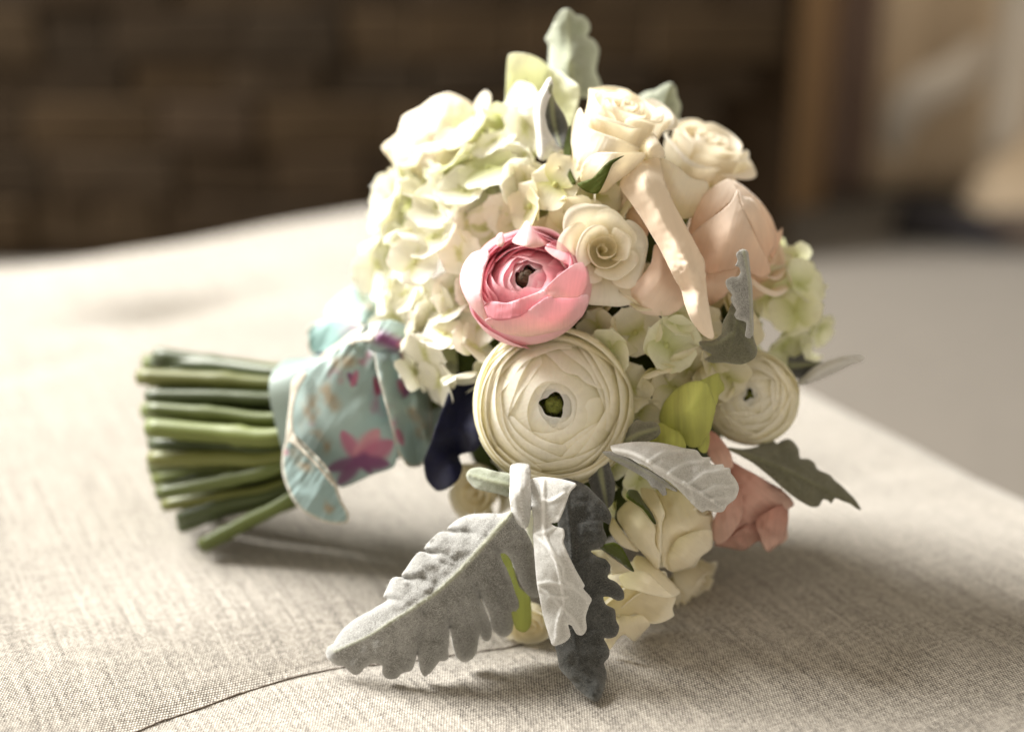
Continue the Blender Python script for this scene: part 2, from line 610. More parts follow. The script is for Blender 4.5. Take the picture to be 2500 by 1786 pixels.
M['stem_c'] = petal_mat('pale_stem', [(0.0, srgb(98, 108, 42)), (0.4, srgb(104, 114, 48)), (1.0, srgb(84, 94, 32))], 0.05, rough=0.48, streak=0.28, tcol=(0.7, 1, 0.3, 1), bump=0.3, spec=0.45, ufreq=8)
M['stem_d'] = petal_mat('dark_stem', [(0.0, srgb(54, 66, 20)), (0.4, srgb(60, 72, 24)), (1.0, srgb(50, 60, 18))], 0.04, rough=0.46, streak=0.28, tcol=(0.7, 1, 0.3, 1), bump=0.3, spec=0.5, ufreq=8)
M['cut'] = plain_mat('cut_stem_end', srgb(206, 210, 150), 0.7, 0.25, 400.0, 0.2)
M['pistil'] = plain_mat('pistil', srgb(120, 126, 52), 0.6, 0.5, 900.0, 0.6)
M['stamen'] = plain_mat('stamen', srgb(60, 60, 34), 0.7, 0.4, 900.0, 0.3)
M['pit'] = plain_mat('dark_pistil', srgb(92, 74, 56), 0.7, 0.4, 900.0, 0.3)
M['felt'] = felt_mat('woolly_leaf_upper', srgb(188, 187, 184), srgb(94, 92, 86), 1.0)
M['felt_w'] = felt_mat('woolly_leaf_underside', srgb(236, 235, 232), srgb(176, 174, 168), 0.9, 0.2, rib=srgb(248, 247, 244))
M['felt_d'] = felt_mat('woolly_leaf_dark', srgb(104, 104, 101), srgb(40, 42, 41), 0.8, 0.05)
M['felt_g'] = felt_mat('woolly_leaf_green', srgb(198, 203, 186), srgb(128, 136, 106), 0.9, 0.25)
M['felt_o'] = felt_mat('woolly_leaf_olive', srgb(134, 132, 112), srgb(78, 78, 62), 0.9, 0.12)
M['ribbon'] = print_mat('printed_ribbon')
M['navy'] = plain_mat('navy_velvet', srgb(12, 15, 48), 0.7, 0.3, 300.0, 0.1, 0.2, sheen=0.15)

# ------------------------------------------------------------------ setting
AZ = math.radians(-27.3)
TA = Vector((math.sin(AZ), math.cos(AZ), 0))            # along one thread direction, away from the camera
TB = Vector((math.cos(AZ), -math.sin(AZ), 0))           # along the other
FLOOR_Z = -0.45


def build_room():
    fl = plain_mat('taupe_carpet', srgb(114, 107, 98), 0.95, 0.12, 30.0, 0.3, 0.05, sheen=0.2)
    v = [(-4, -1.5, FLOOR_Z), (5, -1.5, FLOOR_Z), (5, 3.6, FLOOR_Z), (-4, 3.6, FLOOR_Z)]
    o = mesh_obj('floor', v, [(0, 1, 2, 3)], fl, None, False)
    tag(o, 'taupe carpeted floor beyond the ottoman', None, None, 'structure')
    # brick wall
    mortar = plain_mat('dark_mortar', srgb(54, 43, 32), 0.95, 0.3, 30.0, 0.5, 0.05)
    wy = 2.86
    v = []
    x0, x1 = -3.2, 0.565
    for y in (wy, wy + 0.70):
        v += [(x0, y, FLOOR_Z), (x1, y, FLOOR_Z), (x1, y, 1.9), (x0, y, 1.9)]
    wall = mesh_obj('stone_wall', v, [(0, 1, 2, 3), (4, 7, 6, 5), (0, 4, 5, 1), (1, 5, 6, 2), (2, 6, 7, 3), (3, 7, 4, 0)], mortar, None, False)
    tag(wall, 'dark brown stone wall behind the ottoman', 'wall')
    tones = [(58, 46, 33), (55, 44, 32), (61, 49, 35), (52, 42, 31), (58, 47, 35), (64, 51, 36), (49, 40, 30), (60, 48, 36)]
    bm = [plain_mat('aged_stone', srgb(*t), 0.9, 0.35, 14.0, 0.5, 0.1) for t in tones]
    rnd = random.Random(3)
    lens, heights, g = (0.13, 0.19, 0.26), (0.065, 0.10), 0.004
    meshes = {}
    for ti, mt in enumerate(bm):
        for li, L_ in enumerate(lens):
            for hi, H_ in enumerate(heights):
                b = bmesh.new()
                bmesh.ops.create_cube(b, size=1.0)
                for vv in b.verts:
                    vv.co = Vector((vv.co.x * L_, vv.co.y * 0.05, vv.co.z * H_)) + Vector((rnd.uniform(-.005, .005), rnd.uniform(-.005, .005), rnd.uniform(-.004, .004)))
                bmesh.ops.bevel(b, geom=b.edges[:], offset=0.006, segments=1, affect='EDGES')
                me = bpy.data.meshes.new('stone')
                b.to_mesh(me)
                b.free()
                me.materials.append(mt)
                meshes[ti, li, hi] = me
    z = -0.42
    while z < 0.98:
        hi = rnd.choice((0, 0, 1))
        H_ = heights[hi]
        x = -1.62 - rnd.uniform(0, 0.2)
        while True:
            li = rnd.choice((0, 1, 1, 2))
            if x + lens[li] > 0.555:
                break
            k = vnoise(np.array([[x * 2.3 + 7, z * 5.0 + 3]]), 5)[0]
            ti = int((k * 0.5 + 0.5) * 7.9 + rnd.uniform(-2, 2)) if rnd.random() < 0.6 else rnd.randint(0, 7)
            o = bpy.data.objects.new('stone', meshes[max(0, min(7, ti)), li, hi])
            COL.objects.link(o)
            o.parent = wall
            o.location = (x + lens[li] / 2, wy - 0.012 + rnd.uniform(-.008, .006), z + H_ / 2)
            x += lens[li] + g
        z += H_ + g
    back = plain_mat('brown_plaster', srgb(70, 56, 44), 0.9, 0.2, 6.0, 0.2, 0.1)
    v = [(-4, 3.62, FLOOR_Z), (5, 3.62, FLOOR_Z), (5, 3.62, 2.4), (-4, 3.62, 2.4), (-4, 3.70, FLOOR_Z), (5, 3.70, FLOOR_Z), (5, 3.70, 2.4), (-4, 3.70, 2.4)]
    o = mesh_obj('wall', v, [(0, 1, 2, 3), (7, 6, 5, 4), (3, 2, 6, 7), (0, 4, 5, 1), (1, 5, 6, 2), (4, 0, 3, 7)], back, None, False)
    tag(o, 'brown plain wall behind the curtains', None, None, 'structure')
    # side of the room: post, curtain and pale hanging cloth
    wood = plain_mat('brown_wood', srgb(182, 148, 110), 0.6, 0.2, 6.0, 0.2, 0.3, stretch=(8, 8, 0.8))
    post = empty('door_casing', (0.69, 3.40, FLOOR_Z))
    tag(post, 'brown wooden post beside the stone wall', 'door casing')
    for (cx, w, dp, nm) in ((-0.015, 0.075, 0.10, 'post'), (0.043, 0.035, 0.06, 'edge_strip')):
        b = bmesh.new()
        bmesh.ops.create_cube(b, size=1.0)
        for vv in b.verts:
            vv.co = Vector((vv.co.x * w + cx, vv.co.y * dp, (vv.co.z + 0.5) * 2.35))
        bmesh.ops.bevel(b, geom=[e for e in b.edges if abs(e.verts[0].co.z - e.verts[1].co.z) > 1], offset=0.008, segments=2, affect='EDGES')
        me = bpy.data.meshes.new(nm)
        b.to_mesh(me)
        b.free()
        me.materials.append(wood)
        o = bpy.data.objects.new(nm, me)
        COL.objects.link(o)
        o.parent = post

    def drape(name, x0, x1, y, z0, z1, amp, nfold, mat, label, cat, lean=0.0, seed=0, parent=None):
        nu, nv = 90, 30
        vs = []
        r = random.Random(seed)
        ph = [r.uniform(0, 6.28) for _ in range(3)]
        for j in range(nv):
            t = j / (nv - 1)
            for i in range(nu):
                s = i / (nu - 1)
                x = x0 + (x1 - x0) * s + lean * t
                yy = y + amp * (math.sin(s * nfold * 6.283 + ph[0] + 0.6 * math.sin(t * 3 + ph[1])) + 0.4 * math.sin(s * nfold * 2.3 * 6.283 + ph[2])) * (0.7 + 0.3 * (1 - t))
                vs.append((x, yy, z0 + (z1 - z0) * t))
        o = mesh_obj(name, vs, grid_faces(nu, nv), mat, parent)
        md = o.modifiers.new('thickness', 'SOLIDIFY')
        md.thickness = 0.003
        if label:
            tag(o, label, cat)
        return o
    mauve = plain_mat('mauve_cloth', srgb(172, 148, 135), 0.9, 0.12, 30.0, 0.2, 0.1, sheen=0.2)
    beige = plain_mat('beige_cloth', srgb(230, 210, 184), 0.9, 0.10, 12.0, 0.2, 0.1, sheen=0.2)
    pale = plain_mat('pale_cloth', srgb(238, 229, 218), 0.85, 0.08, 12.0, 0.2, 0.1, sheen=0.3)
    drape('curtain', 0.755, 0.855, 3.38, FLOOR_Z + 0.02, 1.9, 0.018, 3, mauve, 'narrow mauve brown curtain hanging beside the wooden post', 'curtain', seed=2)
    drape('curtain', 0.84, 2.6, 3.46, FLOOR_Z + 0.02, 1.9, 0.012, 8, beige, 'wide beige curtain covering the wall past the post', 'curtain', seed=5)
    # pale cloth swept to one side over a stand
    st = empty('garment_stand', (1.20, 3.2, FLOOR_Z))
    tag(st, 'pale stand draped with a light cloth before the beige curtain', 'stand')
    o = drape('upright', 1.075, 1.165, 3.20, FLOOR_Z, 1.9, 0.012, 1.0, pale, None, None, seed=8, parent=st)
    o.location = (-1.20, -3.2, -FLOOR_Z)
    pts = [(2150, 330), (2170, 250), (2230, 190), (2310, 150), (2390, 95), (2440, 110), (2400, 190), (2330, 235), (2260, 270), (2215, 330), (2200, 380), (2165, 375)]
    s = sheet('draped_cloth', pts, [(2150, 330, 3.28), (2430, 100, 3.26), (2300, 200, 3.18), (2200, 300, 3.25)], pale, st, Vector(st.location), 20.0, thick=0.02)
    pts = [(2330, 560), (2380, 440), (2440, 380), (2520, 330), (2620, 330), (2640, 560), (2560, 640), (2440, 640)]
    s = sheet('trailing_cloth', pts, [(2330, 560, 3.15), (2600, 350, 3.3), (2450, 450, 3.1), (2600, 600, 3.1)], beige, st, Vector(st.location), 30.0, thick=0.02)
    # dark crumpled things lying on the floor at the curtain's foot
    dark = plain_mat('dark_leather', srgb(44, 40, 44), 0.5, 0.3, 20.0, 0.3, 0.3)
    tan = plain_mat('tan_leather', srgb(76, 62, 50), 0.5, 0.3, 20.0, 0.3, 0.3)

    def shoe(px, py, length, yaw, mat, label):
        """low shoe: sole, upper with an opening and a heel"""
        k = math.sin(PITCH) + (py - IH / 2) / F * math.cos(PITCH)
        c = P(px, py, (CAM_H - FLOOR_Z) / k)
        c.z = FLOOR_Z
        root = empty('shoe', c)
        root.rotation_euler = (0, 0, yaw)
        tag(root, label, 'shoe')
        n, mseg = 18, 16
        prof = [(-.5, .030, .0), (-.42, .036, .085), (-.25, .036, .080), (0, .036, .070), (.2, .045, .055), (.36, .046, .042), (.47, .030, .030), (.5, .008, .018)]
        pa = np.array(prof)
        vs = []
        for j in range(n):
            x, w, h = catmull(pa, j / (n - 1))
            for i in range(mseg):
                a = math.pi * i / (mseg - 1)
                vs.append((x * length, math.cos(a) * w * (length / 0.27), 0.012 + max(0.0, math.sin(a)) ** 0.7 * h * (length / 0.27)))
        mesh_obj('upper', vs, grid_faces(mseg, n), mat, root)
        vs = []
        for zz_ in (0.0, 0.012):
            for j in range(n):
                x, w, h = catmull(pa, j / (n - 1))
                for sg in (-1, 1):
                    vs.append((x * length * 1.02, sg * w * 1.08 * (length / 0.27), zz_))
        fs = []
        for lay in range(2):
            o_ = lay * 2 * n
            for j in range(n - 1):
                a = o_ + 2 * j
                fs.append((a, a + 1, a + 3, a + 2))
        for j in range(n - 1):
            for sg in (0, 1):
                a = 2 * j + sg
                fs.append((a, a + 2, a + 2 + 2 * n, a + 2 * n))
        mesh_obj('sole', vs, fs, dark, root)
    shoe(2330, 590, 0.27, math.radians(-25), dark, 'dark shoe lying on the floor under the trailing pale cloth')
    shoe(2430, 600, 0.25, math.radians(150), tan, 'brown shoe lying on the floor under the trailing pale cloth')
    shoe(2105, 470, 0.26, math.radians(20), dark, 'dark shoe on the floor at the foot of the mauve curtain')


build_room()


# ------------------------------------------------------------------ ottoman
def build_ottoman():
    corner = on_table(1100, 474)
    LA, LB = 2.3, 2.1          # towards the camera along -TA, sideways along -TB
    root = empty('ottoman', corner - TA * LA / 2 - TB * LB / 2 + Vector((0, 0, FLOOR_Z)))
    root.rotation_euler = (0, 0, 0)
    tag(root, 'greige linen upholstered ottoman under the bouquet with stitched seams', 'ottoman')
    base = Vector(root.location)
    # seams, as (a, b) metre coordinates from the corner (a back towards camera, b sideways)

    def ab(p):
        d = p - corner
        return (-(d @ TA), -(d @ TB))
    seam1 = [ab(on_table(x, y)) for x, y in ((120, 1835), (240, 1783), (350, 1735), (470, 1690), (590, 1648), (700, 1612), (800, 1590), (950, 1572), (1120, 1556), (1300, 1530), (1560, 1430), (1800, 1290), (1950, 1210), (2100, 1150), (2300, 1105), (2420, 1118))]
    s1 = np.array(seam1)
    sd = catmull(s1, np.linspace(0, 1, 160))
    na, nb = 420, 400
    ua = np.linspace(0, 1, na)
    ub = np.linspace(0, 1, nb)
    # finer rows where the camera is close
    a = np.interp(ua, [0, 0.12, 1], [0, 0.22, LA])
    b = np.interp(ub, [0, 0.15, 1], [0, 0.25, LB])
    A, B = np.meshgrid(a, b, indexing='ij')
    q = np.c_[A.ravel(), B.ravel()]
    dseam, fseam = seg_dist(q, sd)
    fade = np.clip(1.25 - 1.1 * fseam, 0.25, 1)
    z = np.zeros(len(q))
    z -= fade * (0.0022 * np.exp(-(dseam / 0.005) ** 2) + 0.005 * np.exp(-(dseam / 0.035) ** 2))
    # tufted dimples with a soft furrow
    for (px, py, dep, r1, r2, ang) in ((430, 735, 0.020, 0.075, 0.03, 0.25), (30, 905, 0.004, 0.08, 0.02, 0.2)):
        c = np.array(ab(on_table(px, py)))
        d = q - c
        ca, sa = math.cos(ang), math.sin(ang)
        u = d[:, 0] * ca - d[:, 1] * sa
        w = d[:, 0] * sa + d[:, 1] * ca
        z -= dep * np.exp(-(u / r2) ** 2 - (w / r1) ** 2)
    z += 0.006 * vnoise(q * 5.0, 3) + 0.0025 * vnoise(q * 12.0, 4)
    # soft rounded rim that bulges between the corners
    R = 0.055
    bul = 0.010 * vnoise(np.c_[B.ravel() * 3.0, B.ravel() * 0], 9) + 0.006

    def rim(t, R):
        k = np.clip((R - t) / R, 0, 1)
        return R * (1 - np.sqrt(np.maximum(0, 1 - k ** 2)))
    z -= rim(q[:, 0] + bul * 0.6, R) + rim(q[:, 1], R)
    zr = np.exp(-(q[:, 0] / 0.25) ** 2)
    z += 0.012 * zr * vnoise(np.c_[q[:, 1] * 3.1 + 2, q[:, 0] * 0.5], 12)
    pos = [corner - TA * a_ - TB * b_ + Vector((0, 0, zz_)) - base for (a_, b_), zz_ in zip(q, z)]
    faces = []
    for i in range(na - 1):
        for j in range(nb - 1):
            k = i * nb + j
            faces.append((k, k + 1, k + nb + 1, k + nb))
    uv = np.c_[q[:, 1], q[:, 0]]
    top = mesh_obj('cushion_top', pos, faces, M['linen'], root, True, uv)
    # skirt panels
    hgt = -FLOOR_Z - R
    for nm, p0, p1 in (('side_panel', Vector(corner), corner - TA * LA), ('side_panel', Vector(corner), corner - TB * LB)):
        vs, fs, us = [], [], []
        n = 80
        nrm = TB if nm and (p1 - p0).normalized().dot(TA) < -0.5 else TA
        for j, zz_ in enumerate(np.linspace(-R * 0.98, FLOOR_Z + 0.03, 14)):
            for i in range(n):
                t = i / (n - 1)
                p = p0.lerp(p1, t)
                out = -0.004 + 0.006 * math.sin(t * 9 + zz_ * 4)
                pp = p + nrm * (out - 0.002) + Vector((0, 0, zz_))
                vs.append(pp - base)
                us.append((t * (p1 - p0).length, zz_))
        mesh_obj(nm, vs, grid_faces(n, 14), M['linen'], root, True, us)
    # stitched seam: a thin sunken cord, coloured dark for the shade in the crease
    sc = catmull(s1, np.linspace(0, 0.62, 700))
    vs, fs, us = [], [], []
    m = 6
    rad = 0.00035
    from_z = lambda a_, b_: z[np.argmin((q[:, 0] - a_) ** 2 + (q[:, 1] - b_) ** 2)]
    zs = np.array([from_z(*sc[i]) for i in range(0, 700, 7)])
    zs = np.interp(np.arange(700), np.arange(0, 700, 7), zs)
    for i in range(700):
        p = corner - TA * sc[i][0] - TB * sc[i][1] + Vector((0, 0, zs[i] + 0.0004))
        j = min(i + 1, 699)
        t = (corner - TA * sc[j][0] - TB * sc[j][1]) - (corner - TA * sc[max(0, j - 1)][0] - TB * sc[max(0, j - 1)][1])
        t.normalize()
        sx = t.cross(Vector((0, 0, 1)))
        rr = rad
        for k in range(m):
            an = 6.2832 * k / m
            vs.append(p + sx * math.cos(an) * rr + Vector((0, 0, 1)) * math.sin(an) * rr - base)
            us.append((i * 0.002, k / m))
    for i in range(699):
        for k in range(m):
            fs.append((i * m + k, i * m + (k + 1) % m, (i + 1) * m + (k + 1) % m, (i + 1) * m + k))
    thread = plain_mat('shaded_seam_thread', srgb(112, 100, 90), 0.9, 0.4, 700.0, 0.3, 0.1)
    mesh_obj('seam', vs, fs, thread, root, True, us)


build_ottoman()

# ------------------------------------------------------------------ bouquet
BASE = on_table(1440, 1480)
BASE.z = 0.0
bouquet = empty('bouquet', BASE)
tag(bouquet, 'hand tied bouquet of cream pink and peach flowers lying on the ottoman', 'bouquet')


def frame(center, axis, spin=0.0):
    z = Vector(axis).normalized()
    ref = UPV if abs(z.dot(UPV)) < 0.95 else RGT
    x = ref.cross(z).normalized()
    y = z.cross(x)
    m = Matrix((x, y, z)).transposed()
    return m @ Matrix.Rotation(spin, 3, 'Z')


def flower_root(name, px, py, d, axis, spin, label):
    o = empty(name, P(px, py, d) - BASE, bouquet)
    o.rotation_mode = 'QUATERNION'
    o.rotation_quaternion = frame(None, camdir(*axis), spin).to_quaternion()
    if label:
        o['label'] = label
    return o


def petal(parent, prof, half, mat, ang, nu=15, nv=14, drop=0.25, dpow=3.0, tip=0.0, claw=0.45, spiral=0.0,
          wave=0.0, wfreq=3.0, seed=0, name='petal', ragged=0.0, side_curl=0.0, asym=0.0, tilt=0.0, shift=(0, 0, 0)):
    rnd = random.Random(seed)
    ph = [rnd.uniform(0, 6.28) for _ in range(4)]
    u = np.linspace(-1, 1, nu)
    v = np.linspace(0, 1, nv)
    U, V = np.meshgrid(u, v)
    top = 1 - drop * np.abs(np.clip(U + asym, -1.3, 1.3)) ** dpow + tip * np.maximum(0, 1 - np.abs(U) * 2.2)
    top = top + ragged * vnoise(np.c_[U.ravel() * 4.3 + seed * 3.7, np.zeros(U.size) + seed], seed).reshape(U.shape)
    VV = np.clip(V * top, 0, 1)
    rz = catmull(np.array(prof, float), VV.ravel()).reshape(U.shape + (2,))
    width = claw + (1 - claw) * np.clip(V * 1.6, 0, 1) ** 0.8
    th = U * half * width
    r = rz[..., 0] * (1 + spiral * U)
    w = wave * V ** 2.5 * (np.sin(U * wfreq + ph[0]) + 0.6 * np.sin(U * wfreq * 2.3 + ph[1]))
    r = r + w + side_curl * np.abs(U) ** 4 * V ** 2
    zc = rz[..., 1] + 0.6 * wave * V ** 2 * np.sin(U * wfreq * 1.4 + ph[2]) + tilt * U
    x = r * np.cos(th + ang) + shift[0]
    y = r * np.sin(th + ang) + shift[1]
    verts = np.c_[x.ravel(), y.ravel(), (zc + shift[2]).ravel()]
    uvs = np.c_[(U * 0.5 + 0.5).ravel(), V.ravel()]
    o = mesh_obj(name, verts, grid_faces(nu, nv), mat, parent, True, uvs)
    sub = o.modifiers.new('smooth', 'SUBSURF')
    sub.levels = sub.render_levels = 1
    return o


def dome(parent, name, r, z, mat, h=0.7, bumps=0.08, seed=0):
    nu, nv = 16, 9
    vs = []
    rnd = random.Random(seed)
    for j in range(nv):
        a = math.pi / 2 * j / (nv - 1)
        for i in range(nu):
            t = 2 * math.pi * i / nu
            k = 1 + rnd.uniform(-bumps, bumps)
            vs.append((r * math.cos(a) * math.cos(t) * k, r * math.cos(a) * math.sin(t) * k, z + r * h * math.sin(a) * k))
    fs = []
    for j in range(nv - 1):
        for i in range(nu):
            fs.append((j * nu + i, j * nu + (i + 1) % nu, (j + 1) * nu + (i + 1) % nu, (j + 1) * nu + i))
    return mesh_obj(name, vs, fs, mat, parent)


def stamens(parent, r, z, n, mat, seed=0):
    rnd = random.Random(seed)
    vs, fs = [], []
    for i in range(n):
        a = rnd.uniform(0, 6.28)
        rr = r * rnd.uniform(0.85, 1.25)
        h = z + r * rnd.uniform(0.1, 0.7)
        s = r * 0.09
        p0 = Vector((rr * 0.9 * math.cos(a), rr * 0.9 * math.sin(a), z - r * 0.4))
        p1 = Vector((rr * math.cos(a), rr * math.sin(a), h))
        sx = Vector((-math.sin(a), math.cos(a), 0)) * s
        sy = Vector((math.cos(a), math.sin(a), 0)) * s
        k = len(vs)
        for p, w in ((p0, 0.5), (p1 - Vector((0, 0, s * 2)), 0.6), (p1, 1.3), (p1 + Vector((0, 0, s * 2)), 0.8)):
            vs += [p + sx * w, p + sy * w, p - sx * w, p - sy * w]
        for l in range(3):
            for c in range(4):
                fs.append((k + 4 * l + c, k + 4 * l + (c + 1) % 4, k + 4 * l + 4 + (c + 1) % 4, k + 4 * l + 4 + c))
        fs.append((k + 12, k + 13, k + 14, k + 15))
    o = mesh_obj('stamens', vs, fs, mat, parent)
    o['kind'] = 'stuff'
    return o


# ---- ranunculus
def ranunculus(px, py, d, rpx, axis, spin, label, mat_out, mat_in, rims, seed, per=4, drop=0.45, wave=0.012, ragged=0.0,
               inner_from=0.6, half=0.62, centre='green', hole=0.17, name='ranunculus', rise=0.80, step=0.022, lift=0.012, squash=1.0, flare=0.0):
    """nested incurved shells: every petal follows the dome of the flower and stops at its own rim"""
    root = flower_root(name, px, py, d, axis, spin, label)
    R = rpx * d / F
    rnd = random.Random(seed)

    def dome_z(r):
        return rise * math.sqrt(max(0.0, 1.0 - min(r, 1.0) ** 2)) - 0.30 * rise
    n = len(rims)
    for k, rr in enumerate(rims):
        np_ = per if rr > 0.3 else 3
        a0 = rnd.uniform(0, 6.28)
        shell = 1.0 - 0.010 * k
        for j in range(np_):
            mat = mat_in if rr < inner_from else mat_out
            st = k * step + rnd.uniform(-0.3, 0.3) * step
            r_out = shell * rnd.uniform(0.99, 1.01)
            rj = min(0.985, rr * rnd.uniform(0.92, 1.07)) if rr > 0.3 else rr
            lf = lift * rnd.uniform(0.2, 1.6)
            prof = [(0.12, -0.66 * rise), (0.60, -0.60 * rise), (0.93 * r_out, -0.42 * rise), (r_out, -0.24 * rise)]
            m = 5
            for q in range(1, m + 1):
                t = q / m
                r = r_out + (rj - r_out) * t ** 0.85
                prof.append((r + flare * t ** 3, dome_z(r / r_out) - st + lf * t ** 3))
            prof = [(x * R, z * R * squash) for x, z in prof]
            petal(root, prof, half * math.pi * 2 / np_ * rnd.uniform(0.85, 1.25) * (1.0 if rr > 0.3 else 1.25), mat, a0 + j * 2 * math.pi / np_ + rnd.uniform(-.3, .3),
                  nu=19, nv=17, drop=drop * rnd.uniform(0.4, 1.5) * (1.0 if rr > 0.3 else 0.3), dpow=2.4, spiral=rnd.uniform(0.006, 0.018) * (1 if rnd.random() < 0.75 else -1),
                  wave=wave * R * rnd.uniform(0.4, 1.3), wfreq=rnd.uniform(1.5, 4.0), seed=seed * 100 + k * 7 + j, ragged=ragged,
                  asym=rnd.uniform(-.4, .4), shift=(rnd.uniform(-.012, .012) * R, rnd.uniform(-.012, .012) * R, 0))
    dome(root, 'receptacle', 0.40 * R, -0.68 * rise * R * squash, M['sepal'], 0.5, 0.02, seed)
    zc = (dome_z(hole) - n * step) * R * squash - 0.10 * R
    if centre == 'green':
        dome(root, 'pistil', hole * 0.80 * R, zc + 0.03 * R, M['pistil'], 0.9, 0.10, seed)
        stamens(root, hole * 0.85 * R, zc, 46, M['stamen'], seed)
    else:
        dome(root, 'pistil', hole * 0.8 * R, zc + 0.06 * R, M['pit'], 0.9, 0.15, seed)
        stamens(root, hole * 0.85 * R, zc, 40, M['stamen'], seed)
    return root


ranunculus(1352, 990, 0.606, 200, (-0.03, 0.06, 1.0), 0.4, 'large cream ranunculus with tight rings of petals and a green eye',
           M['cream'], M['cream'], [0.96, 0.945, 0.925, 0.90, 0.875, 0.85, 0.82, 0.79, 0.75, 0.70, 0.63, 0.53, 0.42, 0.29, 0.20, 0.13], 11,
           per=4, hole=0.14, rise=0.72, step=0.018, ragged=0.015, wave=0.018, drop=0.5)
PINK_R = ranunculus(1287, 690, 0.606, 152, (-0.22, 0.46, 0.84), 1.9, 'pink ranunculus with a dark centre',
           M['pink_out'], M['pink_in'], [0.93, 0.87, 0.80, 0.72, 0.63, 0.56, 0.47, 0.37, 0.27, 0.18, 0.11], 23,
           per=3, drop=0.34, wave=0.045, ragged=0.06, inner_from=0.74, centre='dark', hole=0.20, rise=0.95, step=0.046, half=0.60, lift=0.05, flare=0.05)
ranunculus(1832, 968, 0.640, 118, (-0.22, 0.14, 0.96), 2.2, 'cream ranunculus beside the lime green bud',
           M['cream'], M['cream'], [0.95, 0.91, 0.86, 0.80, 0.74, 0.67, 0.60, 0.52, 0.42, 0.32, 0.22, 0.14, 0.08], 31, per=4, hole=0.13, step=0.03, wave=0.02)


# ---- roses
def rose(px, py, d, rpx, axis, spin, label, mat, seed, n=20, height=1.25, open_=0.5, inner=0.10, mats=None, curl=0.16, wave=0.03,
         sepals=0, name='rose', outer_half=1.05, tip=0.06, n_in=7, ragged=0.015, low=0.35, cone=0.15):
    root = flower_root(name, px, py, d, axis, spin, label)
    R = rpx * d / F
    rnd = random.Random(seed)
    H = height * R
    for i in range(n):
        s = i / (n - 1)
        rr = inner + (1 - inner) * s ** (1.25 - 0.35 * open_)
        ang = i * 2.39996 + rnd.uniform(-.2, .2)
        m = mats(s) if mats else mat
        if i < n_in:
            k = i / n_in
            zt = H * (0.90 - 0.03 * k)
            prof = [(0.04 * R, 0), (rr * R * 0.75, 0.25 * H), (rr * R * 1.05, 0.6 * H), (rr * R, zt)]
            petal(root, prof, 2.0 - 0.5 * k, m, ang, 19, 12, drop=0.10, dpow=3, spiral=0.16 - 0.06 * k, wave=0.02 * R, wfreq=2.5,
                  seed=seed * 50 + i, claw=0.7, tip=0.03, tilt=rnd.uniform(-.04, .04) * R, shift=(rnd.uniform(-.05, .05) * R, rnd.uniform(-.05, .05) * R, 0))
        else:
            k = (i - n_in) / max(1, n - 1 - n_in)
            zt = H * (0.90 - (1 - low) * 0.75 * open_ * k ** 1.3)
            c = curl * R * (0.3 + 1.1 * k) * rnd.uniform(0.6, 1.3)
            prof = [(0.05 * R, -0.02 * H), (rr * R * 0.62, 0.06 * H), (rr * R * (0.97 - 0.42 * cone), 0.40 * zt), (rr * R * (0.99 - 0.18 * cone), 0.78 * zt),
                    (rr * R + 0.45 * c, zt), (rr * R + c, zt - 0.30 * c * (0.4 + k))]
            petal(root, prof, outer_half * (1.15 - 0.25 * k) * rnd.uniform(0.9, 1.15), m, ang, 19, 16, drop=0.30, dpow=2.3,
                  spiral=rnd.uniform(0.02, 0.06), wave=wave * R * (0.5 + k), wfreq=rnd.uniform(2, 3.6), seed=seed * 50 + i, tip=tip,
                  claw=0.5, ragged=ragged, asym=rnd.uniform(-.25, .25), tilt=rnd.uniform(-.06, .06) * R,
                  shift=(rnd.uniform(-.04, .04) * R, rnd.uniform(-.04, .04) * R, rnd.uniform(-.03, .03) * R))
    for i in range(sepals):
        a = i * 2 * math.pi / sepals + 0.3
        prof = [(0.06 * R, -0.10 * H), (0.42 * R, -0.03 * H), (0.78 * R, 0.22 * H), (0.90 * R, 0.55 * H)]
        petal(root, prof, 0.26, M['sepal'], a, 7, 9, drop=0.9, dpow=1.0, claw=0.9, name='sepal', seed=i, wave=0.02 * R)
    return root


# small open spray rose
rose(1470, 616, 0.612, 104, (0.05, 0.06, 0.98), 0.9, 'small open cream rose beside the pink ranunculus', M['cream_rose'], 41, n=13, height=0.66,
     open_=0.85, inner=0.10, curl=0.22, wave=0.07, n_in=5, outer_half=1.05, low=0.35, tip=0.03, ragged=0.05, cone=1.0)
# tall half-open white rose with browned rims
TALL = rose(1478, 398, 0.640, 106, (0.27, 0.80, 0.53), 0.2, 'tall half open white rose with browned petal rims and green sepals', M['white_rose'], 52, n=14, height=1.75,
     open_=0.30, inner=0.12, curl=0.13, wave=0.05, sepals=5, n_in=6, outer_half=1.1, low=0.6)
# blurred white rose at the far shoulder
FAR_R = rose(1110, 410, 0.706, 100, (-0.38, 0.88, 0.10), 1.2, 'white rose seen from its side next to the pale green bloom', M['white_rose'], 63, n=14, height=1.25,
     open_=0.4, inner=0.14, curl=0.14, sepals=5, outer_half=1.2)
